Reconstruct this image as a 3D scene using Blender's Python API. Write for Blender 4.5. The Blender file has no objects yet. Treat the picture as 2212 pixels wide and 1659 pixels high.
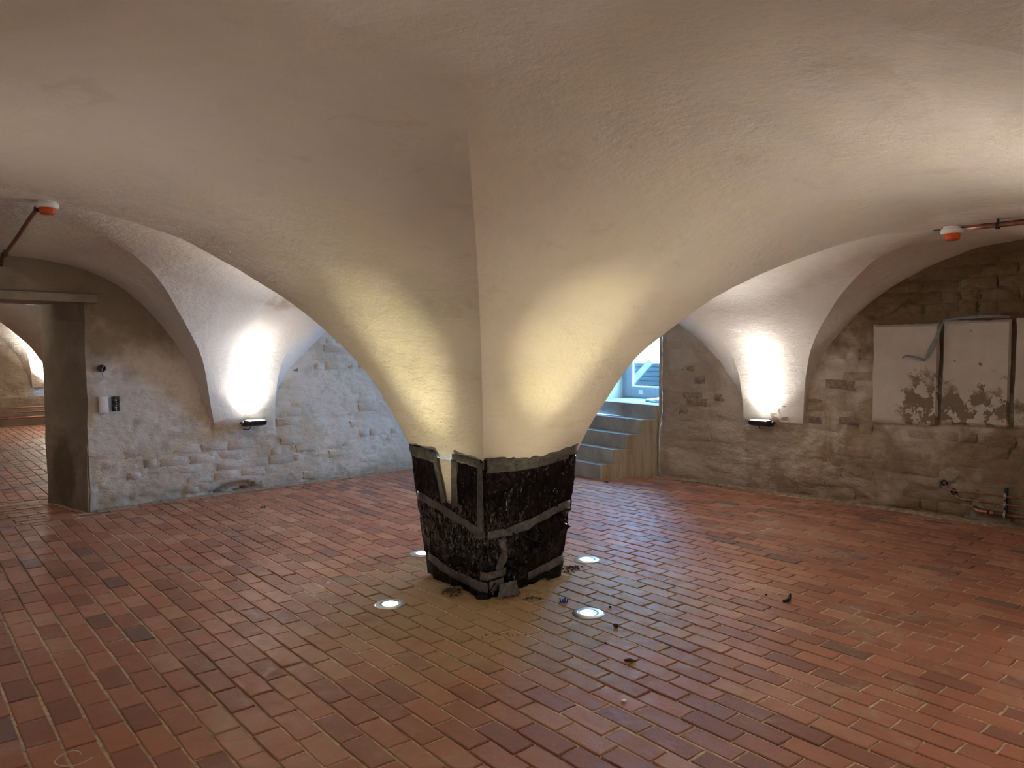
import bpy, bmesh, math, random
import numpy as np
from mathutils import Vector, Matrix, noise as mnoise

random.seed(7)
rng = np.random.default_rng(11)
SC = bpy.context.scene
COL = SC.collection

# ------------------------------------------------------------------ camera
FOC, HOR, YAW, EYE = 1620.0, 755.0, 45.8, 1.5
_p = math.atan((829.5 - HOR) / FOC); _a = math.radians(YAW)
_hd = Vector((math.cos(_a), math.sin(_a), 0)); _rt = Vector((math.sin(_a), -math.cos(_a), 0)); _up = Vector((0, 0, 1))
CF = _hd * math.cos(_p) - _up * math.sin(_p)
CU = _hd * math.sin(_p) + _up * math.cos(_p)
cam_data = bpy.data.cameras.new('camera')
cam = bpy.data.objects.new('camera', cam_data); COL.objects.link(cam)
cam_data.sensor_width = 36.0; cam_data.lens = FOC * 36.0 / 2212.0
cam_data.clip_start = 0.05; cam_data.clip_end = 200
mw = Matrix((( _rt.x, CU.x, -CF.x, 0), (_rt.y, CU.y, -CF.y, 0), (_rt.z, CU.z, -CF.z, EYE), (0, 0, 0, 1)))
cam.matrix_world = mw
SC.camera = cam

# ------------------------------------------------------------------ world, exposure
SC.view_settings.view_transform = 'Standard'; SC.view_settings.look = 'None'
SC.view_settings.gamma = 1.0; SC.view_settings.use_curve_mapping = False
SC.view_settings.exposure = 1.55
SC.cycles.diffuse_bounces = 6; SC.cycles.max_bounces = 9; SC.cycles.transparent_max_bounces = 8
SC.cycles.sample_clamp_indirect = 50.0; SC.cycles.adaptive_threshold = 0.02
W = bpy.data.worlds.new('overcast_sky'); SC.world = W; W.use_nodes = True
bgn = W.node_tree.nodes['Background']
bgn.inputs[0].default_value = (0.22, 0.53, 1.0, 1); bgn.inputs[1].default_value = 17.0

FLOOD_W, UP_W = 1.2, 5.4
FLOOD_C, UP_C = (1.0, 0.95, 0.88), (1.0, 0.91, 0.54)

# room measures (metres; the camera stands over the origin)
PX, PY = 3.32, 3.58          # central pillar
XB, YF = -0.75, -0.50        # near walls
XR, YL = 7.43, 7.64          # far walls: right, left
LPX, RPY = 3.49, 3.72        # wall piers
Y2A, Y2B = 8.42, 17.35       # the room beyond the doorway

# ------------------------------------------------------------------ helpers
def link(o, parent=None):
    COL.objects.link(o)
    if parent is not None: o.parent = parent
    return o
def tag(o, label=None, cat=None, group=None, kind=None):
    if label: o['label'] = label
    if cat: o['category'] = cat
    if group: o['group'] = group
    if kind: o['kind'] = kind
    return o
def empty(name, loc, rz=0.0):
    o = bpy.data.objects.new(name, None); o.location = loc; o.rotation_euler = (0, 0, rz)
    o.empty_display_size = 0.05
    return link(o)
def obj(name, bm, mat, parent=None, smooth=False, angle=None):
    me = bpy.data.meshes.new(name); bm.to_mesh(me); bm.free()
    return mobj(name, me, mat, parent, smooth, angle)
def mobj(name, me, mat, parent=None, smooth=False, angle=None):
    if mat is not None and len(me.materials) == 0: me.materials.append(mat)
    if smooth: me.shade_smooth()
    if angle: me.set_sharp_from_angle(angle=math.radians(angle))
    o = bpy.data.objects.new(name, me)
    return link(o, parent)
def pydata(name, V, Fc):
    me = bpy.data.meshes.new(name)
    V = np.asarray(V, dtype=np.float32); Fc = np.asarray(Fc, dtype=np.int32)
    k = Fc.shape[1]
    me.vertices.add(len(V)); me.vertices.foreach_set('co', V.ravel())
    me.loops.add(Fc.size); me.loops.foreach_set('vertex_index', Fc.ravel())
    me.polygons.add(len(Fc)); me.polygons.foreach_set('loop_start', np.arange(0, Fc.size, k, dtype=np.int32))
    me.update(calc_edges=True); me.validate()
    return me
def gridfaces(nu, nv, flip=False):
    i = np.arange(nu - 1)[:, None] * nv + np.arange(nv - 1)[None, :]
    f = np.stack([i, i + nv, i + nv + 1, i + 1], -1).reshape(-1, 4)
    return f[:, ::-1] if flip else f
def vnoise(P, seed=0):
    P = np.asarray(P, dtype=np.float64); i0 = np.floor(P).astype(np.int64); f = P - i0; f = f * f * (3 - 2 * f)
    def h(x, y, z):
        n = (x * 374761393 + y * 668265263 + z * 1274126177 + seed * 974711) & 0x7fffffff
        n = ((n ^ (n >> 13)) * 1103515245 + 12345) & 0x7fffffff
        n = ((n ^ (n >> 15)) * 1597334677) & 0x7fffffff
        return (n & 0xffffff) / 8388607.5 - 1.0
    out = 0
    for dx in (0, 1):
        for dy in (0, 1):
            for dz in (0, 1):
                w = (f[..., 0] if dx else 1 - f[..., 0]) * (f[..., 1] if dy else 1 - f[..., 1]) * (f[..., 2] if dz else 1 - f[..., 2])
                out = out + w * h(i0[..., 0] + dx, i0[..., 1] + dy, i0[..., 2] + dz)
    return out
def fbm(P, scale, seed=0, octv=3):
    P = np.asarray(P) * scale; o = 0; a = 1.0; t = 0
    for k in range(octv):
        o = o + a * vnoise(P, seed + k); t += a; P = P * 2.03 + 7.1; a *= 0.5
    return o / t
def sstep(a, b, x):
    t = np.clip((x - a) / (b - a), 0, 1); return t * t * (3 - 2 * t)
def box(bm, c, s, rot=None, bevel=0.0):
    r = bmesh.ops.create_cube(bm, size=1.0)
    vs = r['verts']
    for v in vs: v.co = Vector((v.co.x * s[0], v.co.y * s[1], v.co.z * s[2]))
    if bevel > 0:
        es = list({e for v in vs for e in v.link_edges})
        g = bmesh.ops.bevel(bm, geom=es, offset=bevel, segments=2, profile=0.6, affect='EDGES')
        vs = [v for v in g['verts']]
        vs = list({v for f in g['faces'] for v in f.verts} | set(vs))
    for v in vs:
        if rot is not None: v.co = rot @ v.co
        v.co += Vector(c)
    return vs
def tube(bm, pts, r, n=10, caps=True, radii=None):
    pts = [Vector(p) for p in pts]; rings = []
    up = None
    for i, p in enumerate(pts):
        d = (pts[min(i + 1, len(pts) - 1)] - pts[max(i - 1, 0)]).normalized()
        if up is None:
            up = d.orthogonal().normalized()
        else:
            up = (up - d * up.dot(d)).normalized()
        s = d.cross(up); rr = radii[i] if radii else r
        rings.append([bm.verts.new(p + (up * math.cos(2 * math.pi * k / n) + s * math.sin(2 * math.pi * k / n)) * rr) for k in range(n)])
    for a, b in zip(rings, rings[1:]):
        for k in range(n): bm.faces.new((a[k], a[(k + 1) % n], b[(k + 1) % n], b[k]))
    if caps:
        bm.faces.new(rings[0][::-1]); bm.faces.new(rings[-1])
def lathe(bm, prof, n=28, c=(0, 0, 0), axis=None):
    rings = []
    M = axis if axis is not None else Matrix.Identity(3)
    for r, z in prof:
        if r < 1e-6: rings.append([bm.verts.new(M @ Vector((0, 0, z)) + Vector(c))])
        else: rings.append([bm.verts.new(M @ Vector((r * math.cos(2 * math.pi * k / n), r * math.sin(2 * math.pi * k / n), z)) + Vector(c)) for k in range(n)])
    for a, b in zip(rings, rings[1:]):
        for k in range(n):
            if len(a) == 1 and len(b) == 1: continue
            if len(a) == 1: bm.faces.new((a[0], b[k], b[(k + 1) % n]))
            elif len(b) == 1: bm.faces.new((a[k], b[0], a[(k + 1) % n]))
            else: bm.faces.new((a[k], b[k], b[(k + 1) % n], a[(k + 1) % n]))
    bmesh.ops.recalc_face_normals(bm, faces=bm.faces)
def prism(bm, poly, x0, x1):
    """poly of (y, z) extruded along x"""
    a = [bm.verts.new((x0, y, z)) for y, z in poly]; b = [bm.verts.new((x1, y, z)) for y, z in poly]
    n = len(poly)
    bm.faces.new(a[::-1]); bm.faces.new(b)
    for k in range(n): bm.faces.new((a[k], a[(k + 1) % n], b[(k + 1) % n], b[k]))
    bmesh.ops.recalc_face_normals(bm, faces=bm.faces)

# ------------------------------------------------------------------ materials
class NT:
    def __init__(s, name):
        s.m = bpy.data.materials.new(name); s.m.use_nodes = True
        s.t = s.m.node_tree; s.b = s.t.nodes['Principled BSDF']; s.out = s.t.nodes['Material Output']
    def n(s, typ, **kw):
        nd = s.t.nodes.new(typ)
        for k, v in kw.items(): setattr(nd, k, v)
        return nd
    def l(s, a, b): s.t.links.new(a, b)
    def setin(s, nd, key, v):
        if hasattr(v, 'is_linked') or isinstance(v, bpy.types.NodeSocket): s.l(v, nd.inputs[key])
        else: nd.inputs[key].default_value = v
    def pos(s): return s.n('ShaderNodeNewGeometry').outputs['Position']
    def scalev(s, v, sc):
        m = s.n('ShaderNodeVectorMath', operation='MULTIPLY'); s.l(v, m.inputs[0]); m.inputs[1].default_value = sc; return m.outputs[0]
    def noise(s, v, scale, detail=4, rough=0.55, dist=0.0):
        nd = s.n('ShaderNodeTexNoise'); s.l(v, nd.inputs['Vector']); nd.inputs['Scale'].default_value = scale
        nd.inputs['Detail'].default_value = detail; nd.inputs['Roughness'].default_value = rough; nd.inputs['Distortion'].default_value = dist
        return nd.outputs['Fac']
    def ramp(s, f, a, b, lo=0.0, hi=1.0):
        nd = s.n('ShaderNodeMapRange', interpolation_type='SMOOTHSTEP'); s.l(f, nd.inputs[0])
        nd.inputs[1].default_value = a; nd.inputs[2].default_value = b; nd.inputs[3].default_value = lo; nd.inputs[4].default_value = hi
        return nd.outputs[0]
    def math(s, op, a, b=0.0, c=None):
        nd = s.n('ShaderNodeMath', operation=op); s.setin(nd, 0, a); s.setin(nd, 1, b)
        if c is not None: s.setin(nd, 2, c)
        return nd.outputs[0]
    def mix(s, f, a, b):
        nd = s.n('ShaderNodeMix', data_type='RGBA')
        s.setin(nd, 0, f)
        for k, v in ((6, a), (7, b)):
            if isinstance(v, bpy.types.NodeSocket): s.l(v, nd.inputs[k])
            else: nd.inputs[k].default_value = (*v, 1)
        return nd.outputs[2]
    def scl(s, col, f):
        nd = s.n('ShaderNodeVectorMath', operation='SCALE'); s.l(col, nd.inputs[0]); s.setin(nd, 'Scale', f); return nd.outputs[0]
    def bump(s, h, strength, dist, prev=None):
        nd = s.n('ShaderNodeBump'); s.l(h, nd.inputs['Height']); nd.inputs['Strength'].default_value = strength; nd.inputs['Distance'].default_value = dist
        if prev is not None: s.l(prev, nd.inputs['Normal'])
        return nd.outputs[0]
    def blob(s, pos, c, r, edge=0.35, warp=None):
        """soft spot of radius vector r round c: a stain with a place of its own"""
        sub = s.n('ShaderNodeVectorMath', operation='SUBTRACT'); s.l(pos, sub.inputs[0]); sub.inputs[1].default_value = c
        mul = s.n('ShaderNodeVectorMath', operation='DIVIDE'); s.l(sub.outputs[0], mul.inputs[0]); mul.inputs[1].default_value = r
        ln = s.n('ShaderNodeVectorMath', operation='LENGTH'); s.l(mul.outputs[0], ln.inputs[0])
        v = ln.outputs['Value']
        if warp is not None: v = s.math('ADD', v, warp)
        return s.ramp(v, 1.0 + edge * 0.5, 1.0 - edge * 0.5)
    def fin(s, col=None, rough=0.9, nrm=None, metal=0.0, spec=0.3):
        if col is not None:
            if isinstance(col, bpy.types.NodeSocket): s.l(col, s.b.inputs['Base Color'])
            else: s.b.inputs['Base Color'].default_value = (*col, 1)
        s.setin(s.b, 'Roughness', rough); s.setin(s.b, 'Metallic', metal); s.b.inputs['Specular IOR Level'].default_value = spec
        if nrm is not None: s.l(nrm, s.b.inputs['Normal'])
        return s.m

def simple(name, col, rough=0.5, metal=0.0, spec=0.5, var=0.12, bump=0.0, bscale=60):
    t = NT(name); p = t.pos(); nz = t.noise(p, 25, 3)
    c = t.mix(t.ramp(nz, 0.3, 0.7), tuple(x * (1 - var) for x in col), tuple(min(1, x * (1 + var)) for x in col))
    nr = t.bump(t.noise(p, bscale, 3), bump, 0.003) if bump else None
    return t.fin(c, rough, nr, metal, spec)
def emit(name, col, st):
    t = NT(name); t.b.inputs['Base Color'].default_value = (0.8, 0.8, 0.8, 1)
    t.b.inputs['Emission Color'].default_value = (*col, 1); t.b.inputs['Emission Strength'].default_value = st
    return t.m

def mat_vault():
    t = NT('vault_plaster'); p = t.pos()
    big = t.noise(p, 0.9, 4, 0.6, 0.6); mid = t.noise(p, 3.5, 5, 0.6); fine = t.noise(p, 45, 5, 0.6)
    c = t.mix(t.ramp(big, 0.36, 0.62), (0.69, 0.63, 0.545), (0.74, 0.67, 0.60))
    c = t.mix(t.ramp(mid, 0.42, 0.72, 0, 0.55), c, (0.74, 0.67, 0.52))
    streak = t.noise(t.scalev(p, (1.2, 1.2, 6.0)), 2.2, 5, 0.65, 0.8)
    c = t.mix(t.ramp(streak, 0.56, 0.72, 0, 0.30), c, (0.52, 0.43, 0.33))
    # bare rough patch over the left wall pier, whiter tone round both piers
    wn = t.math('MULTIPLY', t.math('SUBTRACT', t.noise(p, 5, 4), 0.5), 1.1)
    pier = t.blob(p, (3.4, 7.3, 1.6), (1.3, 1.4, 0.95), 0.5, wn)
    c = t.mix(t.math('MULTIPLY', pier, 0.75), c, (0.80, 0.775, 0.745))
    pier2 = t.blob(p, (7.1, 3.7, 1.5), (1.3, 1.5, 0.95), 0.5, wn)
    c = t.mix(t.math('MULTIPLY', pier2, 0.7), c, (0.80, 0.765, 0.725))
    bare = t.blob(p, (3.62, 6.72, 1.86), (0.42, 0.34, 0.24), 0.25, wn)
    c = t.mix(t.math('MULTIPLY', bare, 0.8), c, (0.52, 0.44, 0.34))
    n1 = t.bump(t.noise(p, 7, 6, 0.62), 0.38, 0.05)
    n2 = t.bump(t.noise(t.scalev(p, (1, 1, 3.0)), 17, 5, 0.62), 0.32, 0.016, n1)
    n3 = t.bump(fine, 0.25, 0.004, n2)
    return t.fin(c, 0.95, n3, 0, 0.12)

def mat_wall(name, light, dirt, brickc, dirtlo, dirthi, rough_b=1.0, dark=None):
    """limewashed masonry: world-space wash, dirt, and a per-piece brick tint read from 'tint'"""
    t = NT(name); p = t.pos()
    a = t.n('ShaderNodeAttribute', attribute_type='OBJECT', attribute_name='tint').outputs['Fac']
    big = t.noise(p, 1.5, 5, 0.62, 0.7); mid = t.noise(p, 6, 5, 0.65); fine = t.noise(p, 60, 4, 0.6)
    c = t.mix(t.ramp(big, dirtlo, dirthi), light, dirt)
    c = t.mix(t.ramp(mid, 0.5, 0.72, 0, 0.5), c, tuple(x * 0.72 for x in dirt))
    c = t.mix(t.ramp(fine, 0.60, 0.8, 0, 0.5), c, tuple(x * 0.45 for x in dirt))
    pk = t.noise(p, 13, 4, 0.7)
    bf = t.math('MULTIPLY', a, t.ramp(pk, 0.35, 0.6, 0.35, 1.0))
    c = t.mix(bf, c, brickc)
    # damp, dirty foot of the wall
    sep = t.n('ShaderNodeSeparateXYZ'); t.l(p, sep.inputs[0])
    foot = t.math('MULTIPLY', t.ramp(t.math('ADD', sep.outputs[2], t.math('MULTIPLY', t.math('SUBTRACT', mid, 0.5), 0.5)), 0.30, 0.0), 0.45)
    c = t.mix(foot, c, tuple(x * 0.62 for x in dirt))
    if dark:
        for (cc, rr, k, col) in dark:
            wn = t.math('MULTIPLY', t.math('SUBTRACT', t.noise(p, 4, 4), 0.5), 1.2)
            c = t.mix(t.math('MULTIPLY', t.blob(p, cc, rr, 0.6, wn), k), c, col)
    n1 = t.bump(t.noise(t.scalev(p, (1, 1, 1.9)), 9, 6, 0.68), 0.55 * rough_b, 0.05)
    n2 = t.bump(t.noise(p, 34, 5, 0.65), 0.5 * rough_b, 0.012, n1)
    return t.fin(c, 0.95, n2, 0, 0.12)

def mat_floorbrick():
    t = NT('floor_brick'); p = t.pos()
    a = t.math('ADD', t.n('ShaderNodeAttribute', attribute_type='OBJECT', attribute_name='tint').outputs['Fac'],
               t.n('ShaderNodeAttribute', attribute_type='GEOMETRY', attribute_name='tint').outputs['Fac'])
    cr = t.n('ShaderNodeValToRGB'); t.l(a, cr.inputs[0])
    e = cr.color_ramp.elements
    e[0].position = 0.0; e[0].color = (0.17, 0.12, 0.105, 1)
    e[1].position = 1.0; e[1].color = (0.48, 0.25, 0.16, 1)
    for ps, cl in ((0.07, (0.23, 0.13, 0.10)), (0.12, (0.27, 0.115, 0.082)), (0.45, (0.38, 0.165, 0.105)), (0.7, (0.45, 0.195, 0.12)), (0.9, (0.49, 0.265, 0.175))):
        x = cr.color_ramp.elements.new(ps); x.color = (*cl, 1)
    c = cr.outputs[0]
    mid = t.noise(p, 11, 5, 0.65, 0.4); fine = t.noise(p, 120, 4, 0.65)
    c = t.mix(t.ramp(mid, 0.45, 0.75, 0, 0.45), c, (0.34, 0.205, 0.15))
    c = t.mix(t.ramp(fine, 0.55, 0.8, 0, 0.35), c, (0.20, 0.085, 0.05))
    # pale lime haze in scattered swipes
    haze = t.math('MULTIPLY', t.ramp(t.noise(p, 2.1, 5, 0.7, 1.2), 0.50, 0.72, 0, 0.72), t.ramp(mid, 0.32, 0.6))
    c = t.mix(haze, c, (0.46, 0.35, 0.27))
    spk = t.ramp(t.noise(p, 75, 3, 0.6), 0.66, 0.74, 0, 0.5)
    c = t.mix(spk, c, (0.50, 0.40, 0.29))
    # trodden sand round the pillar
    wn = t.math('ADD', t.math('MULTIPLY', t.math('SUBTRACT', t.noise(p, 3.2, 5, 0.65), 0.5), 1.5), t.math('MULTIPLY', t.math('SUBTRACT', mid, 0.5), 1.2))
    sand = t.math('MULTIPLY', t.blob(p, (3.1, 3.2, 0), (1.05, 1.0, 1), 1.0, wn), 0.9)
    c = t.mix(sand, c, (0.40, 0.28, 0.15))
    n1 = t.bump(t.noise(p, 28, 5, 0.6), 0.25, 0.012)
    n2 = t.bump(fine, 0.22, 0.003, n1)
    r = t.ramp(mid, 0.3, 0.7, 0.48, 0.66)
    return t.fin(c, r, n2, 0, 0.35)

M = {}
M['vault'] = mat_vault()
M['wall_left'] = mat_wall('limewash_left', (0.75, 0.69, 0.62), (0.60, 0.52, 0.42), (0.40, 0.31, 0.24), 0.42, 0.66, 0.8,
    dark=[((1.6, 7.6, 2.1), (1.6, 0.5, 0.75), 0.75, (0.25, 0.195, 0.12)), ((6.3, 7.6, 1.2), (1.1, 0.4, 1.2), 0.5, (0.56, 0.55, 0.54))])
M['wall_right'] = mat_wall('limewash_right', (0.73, 0.645, 0.545), (0.43, 0.325, 0.225), (0.37, 0.255, 0.17), 0.40, 0.58, 1.4,
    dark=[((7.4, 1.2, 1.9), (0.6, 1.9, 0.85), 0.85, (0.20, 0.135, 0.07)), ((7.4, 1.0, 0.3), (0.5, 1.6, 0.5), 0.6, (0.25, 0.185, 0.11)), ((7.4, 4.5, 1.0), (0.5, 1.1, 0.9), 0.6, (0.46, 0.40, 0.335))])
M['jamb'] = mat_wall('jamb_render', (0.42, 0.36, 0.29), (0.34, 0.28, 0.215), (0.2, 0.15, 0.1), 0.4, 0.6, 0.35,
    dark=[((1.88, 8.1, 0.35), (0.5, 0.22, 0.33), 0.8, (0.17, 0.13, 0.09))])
M['wall_plain'] = mat_wall('limewash_plain', (0.62, 0.55, 0.47), (0.48, 0.40, 0.30), (0.4, 0.3, 0.2), 0.4, 0.62, 1.0)
M['exposed'] = simple('exposed_brick', (0.29, 0.225, 0.18), 0.95, 0, 0.1, 0.3, 0.6, 50)
M['floor_brick'] = mat_floorbrick()
M['mortar'] = simple('sandy_mortar', (0.62, 0.51, 0.37), 0.97, 0, 0.1, 0.25, 0.8, 90)
M['fillet'] = simple('mortar_fillet', (0.36, 0.30, 0.22), 0.97, 0, 0.1, 0.3, 0.8, 60)

# ------------------------------------------------------------------ vaults
def curve(tab, n=44):
    tab = np.array(tab, float); h, z = tab[:, 0], tab[:, 1]
    d = np.r_[0, np.cumsum(np.hypot(np.diff(h) * 2.6, np.diff(z)))]
    s = np.linspace(0, d[-1], 400); H = np.interp(s, d, h); Z = np.interp(s, d, z)
    for _ in range(220):
        H[1:-1] = (H[:-2] + 2 * H[1:-1] + H[2:]) / 4; Z[1:-1] = (Z[:-2] + 2 * Z[1:-1] + Z[2:]) / 4
    d = np.r_[0, np.cumsum(np.hypot(np.diff(H) * 2.6, np.diff(Z)))]
    s = np.linspace(0, d[-1], n)
    return np.interp(s, d, H), np.interp(s, d, Z)
T_PIL_L = [(0, .80), (.011, .88), (.045, 1.03), (.104, 1.27), (.136, 1.37), (.207, 1.55), (.248, 1.635), (.312, 1.75), (.389, 1.88), (.458, 1.98), (.539, 2.09), (.649, 2.23), (.783, 2.34), (.9, 2.41), (1, 2.44)]
T_PIL_R = [(0, .80), (.017, .87), (.033, .98), (.054, 1.07), (.109, 1.27), (.141, 1.38), (.174, 1.48), (.225, 1.57), (.281, 1.68), (.356, 1.81), (.462, 1.94), (.581, 2.07), (.700, 2.17), (.85, 2.26), (1, 2.29)]
T_PIER_L = [(0, .745), (.012, .78), (.045, 1.05), (.080, 1.33), (.127, 1.5), (.214, 1.68), (.295, 1.84), (.381, 2.01), (.474, 2.15), (.595, 2.26), (.744, 2.35), (.868, 2.41), (1, 2.44)]
T_PIER_R = [(0, .745), (.004, .95), (.020, 1.23), (.061, 1.48), (.137, 1.66), (.210, 1.77), (.345, 1.97), (.463, 2.10), (.625, 2.22), (.807, 2.28), (1, 2.29)]
T_WALL_L = [(0, .745), (.014, .77), (.101, 1.27), (.194, 1.61), (.300, 1.87), (.433, 2.10), (.592, 2.23), (.772, 2.29), (1, 2.31)]
T_WALL_R = [(0, .745), (.02, 1.1), (.06, 1.35), (.127, 1.55), (.19, 1.69), (.27, 1.87), (.442, 2.13), (.579, 2.26), (.771, 2.39), (1, 2.43)]
T_FAR_L = [(0, .745), (.008, .84), (.022, .96), (.053, 1.08), (.115, 1.24), (.194, 1.39), (.276, 1.53), (.391, 1.73), (.55, 1.95), (.78, 2.14), (1, 2.2)]
T_FAR_R = [(0, .745), (.01, .86), (.04, 1.01), (.116, 1.18), (.205, 1.39), (.332, 1.62), (.512, 1.83), (.75, 2.08), (1, 2.2)]
def scaled(tab, zc):
    z0 = tab[0][1]; z1 = tab[-1][1]
    return [(h, z0 + (z - z0) * (zc - z0) / (z1 - z0)) for h, z in tab]

NU, NV = 44, 18
class Vault:
    def __init__(s): s.V = []; s.F = []; s.n = 0
    def half(s, Fp, Ep, tabE, Sp, Mp, tabG):
        hE, zE = curve(tabE, NU); hG, zG = curve(tabG, NU)
        Fp, Ep, Sp, Mp = (np.array(q, float) for q in (Fp, Ep, Sp, Mp))
        e = np.c_[Fp + (Ep - Fp) * hE[:, None], zE]; g = np.c_[Sp + (Mp - Sp) * hG[:, None], zG]
        v = np.linspace(0, 1, NV)
        P = e[:, None, :] * (1 - v)[None, :, None] + g[:, None, :] * v[None, :, None]
        s.V.append(P.reshape(-1, 3)); s.F.append(gridfaces(NU, NV) + s.n); s.n += NU * NV
    def bay(s, corners, Mp):
        """corners: four dicts in order round the bay: S spring corner, G groin table, and for the edge to the next / previous corner (F, table); E given per edge"""
        for c in corners:
            for (Fp, Ep, tabE) in c['w']: s.half(Fp, Ep, tabE, c['S'], Mp, c['G'])
    def build(s, name, mat, amp=0.010):
        V = np.concatenate(s.V); F = np.concatenate(s.F)
        me = pydata(name, V, F)
        bm = bmesh.new(); bm.from_mesh(me)
        bmesh.ops.remove_doubles(bm, verts=bm.verts, dist=0.002)
        bmesh.ops.recalc_face_normals(bm, faces=bm.faces); bm.normal_update()
        co = np.array([v.co for v in bm.verts]); no = np.array([v.normal for v in bm.verts])
        d = fbm(co, 1.7, 3, 3) * amp * 1.6 + fbm(co, 6.0, 9, 3) * amp * 0.6
        d *= sstep(0.80, 1.0, co[:, 2])
        co = co + no * d[:, None]
        for v, q in zip(bm.verts, co): v.co = q
        bm.to_mesh(me); bm.free()
        me.shade_smooth(); me.set_sharp_from_angle(angle=math.radians(24))
        return mobj(name, me, mat)

def make_vault(name, px, py, xb, yf, xr, yl, lpx, rpy, crowns, tabs, hw=.37, pw=.33, out=0.07, dj=0.0):
    """two by two groin vaults round one pillar. crowns: near, left, right, far"""
    zn, zl, zr, zf = crowns
    vt = Vault()
    NWc, NEc, SWc, SEc = (px - hw, py + hw), (px + hw, py + hw), (px - hw - dj, py - hw + dj), (px + hw, py - hw)
    fW, fE, fN, fS = (px - hw, py), (px + hw, py), (px, py + hw), (px, py - hw)
    lw, le, lc = (lpx - pw, yl), (lpx + pw, yl), (lpx, yl)
    rs, rn, rc = (xr, rpy - pw), (xr, rpy + pw), (xr, rpy)
    bs, bn, bc = (xb, py - pw), (xb, py + pw), (xb, py)             # pier on the near left wall
    qw, qe, qc = (px - pw, yf), (px + pw, yf), (px, yf)             # pier on the near right wall
    mid = lambda a, b: ((a[0] + b[0]) / 2, (a[1] + b[1]) / 2)
    MN, ML, MR, MF = mid((xb, yf), (px, py)), mid((xb, yl), (px, py)), mid((xr, yf), (px, py)), mid((xr, yl), (px, py))
    MN = (MN[0] - .03, MN[1] - .03)
    ew, en, es, ee = mid(fW, bc), mid(fN, lc), mid(fS, qc), mid(fE, rc)
    zw, zn2, zs, ze = (zn + zl) / 2 - .03, (zl + zf) / 2 - .03, (zn + zr) / 2 - .03, (zr + zf) / 2 - .03
    P = lambda z: scaled(tabs['pil'], z)
    Q = lambda z: scaled(tabs['pier'], z)
    yo, xo, ybk, xbk = yl + out, xr + out, yf - out, xb - out
    wl = lambda a: (a[0], yo); wr = lambda a: (xo, a[1]); wb = lambda a: (xbk, a[1]); wf = lambda a: (a[0], ybk)
    # left bay
    c = (xb, yl)
    e1 = mid(wl(lw), (xb, yo)); e2 = mid(wb(bn), (xbk, yl))
    vt.bay([dict(S=NWc, G=tabs.get('gl', P(zl)), w=[(fW, ew, P(zw)), (fN, en, P(zn2))]),
            dict(S=lw, G=tabs.get('gpl', Q(zl)), w=[(lc, en, Q(zn2)), (wl(lw), e1, tabs['wl'])]),
            dict(S=c, G=Q(zl), w=[((xb, yo), e1, tabs['wl']), ((xbk, yl), e2, Q(zl - .1))]),
            dict(S=bn, G=Q(zl), w=[(wb(bn), e2, Q(zl - .1)), (bc, ew, Q(zw))])], ML)
    # right bay
    c = (xr, yf)
    e1 = mid(wr(rs), (xo, yf)); e2 = mid(wf(qe), (xr, ybk))
    vt.bay([dict(S=SEc, G=tabs.get('gr', P(zr)), w=[(fS, es, P(zs)), (fE, ee, P(ze))]),
            dict(S=rs, G=tabs.get('gpr', Q(zr)), w=[(rc, ee, Q(ze)), (wr(rs), e1, tabs['wr'])]),
            dict(S=c, G=Q(zr), w=[((xo, yf), e1, tabs['wr']), ((xr, ybk), e2, Q(zr - .05))]),
            dict(S=qe, G=Q(zr), w=[(wf(qe), e2, Q(zr - .05)), (qc, es, Q(zs))])], MR)
    # near bay
    c = (xb, yf)
    e1 = mid(wb(bs), (xbk, yf)); e2 = mid(wf(qw), (xb, ybk))
    vt.bay([dict(S=SWc, G=P(zn), w=[(fS, es, P(zs)), (fW, ew, P(zw))]),
            dict(S=bs, G=Q(zn), w=[(bc, ew, Q(zw)), (wb(bs), e1, Q(zn - .1))]),
            dict(S=c, G=Q(zn), w=[((xbk, yf), e1, Q(zn - .1)), ((xb, ybk), e2, Q(zn - .1))]),
            dict(S=qw, G=Q(zn), w=[(wf(qw), e2, Q(zn - .1)), (qc, es, Q(zs))])], MN)
    # far bay
    c = (xr, yl)
    e1 = mid(wl(le), (xr, yo)); e2 = mid(wr(rn), (xo, yl))
    vt.bay([dict(S=NEc, G=P(zf), w=[(fN, en, P(zn2)), (fE, ee, P(ze))]),
            dict(S=le, G=Q(zf), w=[(lc, en, Q(zn2)), (wl(le), e1, tabs['fl'])]),
            dict(S=c, G=Q(zf), w=[((xr, yo), e1, tabs['fl']), ((xo, yl), e2, tabs['fr'])]),
            dict(S=rn, G=Q(zf), w=[(wr(rn), e2, tabs['fr']), (rc, ee, Q(ze))])], MF)
    return vt.build(name, M['vault'])

TABS = dict(pil=T_PIL_R, pier=T_PIER_R, gl=T_PIL_L, gr=T_PIL_R, gpl=T_PIER_L, gpr=T_PIER_R, wl=T_WALL_L, wr=T_WALL_R, fl=T_FAR_L, fr=T_FAR_R)
ceil = make_vault('ceiling', PX, PY, XB, YF, XR, YL, LPX, RPY, (2.40, 2.44, 2.29, 2.32), TABS, dj=.03)
tag(ceil, kind='structure')
TAB2 = dict(pil=T_PIL_R, pier=T_PIER_R, wl=T_WALL_L, wr=T_WALL_R, fl=T_FAR_L, fr=T_FAR_R)
ceil2 = make_vault('ceiling', 3.45, 12.9, XB, Y2A, XR, Y2B, 3.88, 12.9, (2.44, 2.44, 2.4, 2.4), TAB2)
tag(ceil2, kind='structure')

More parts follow.
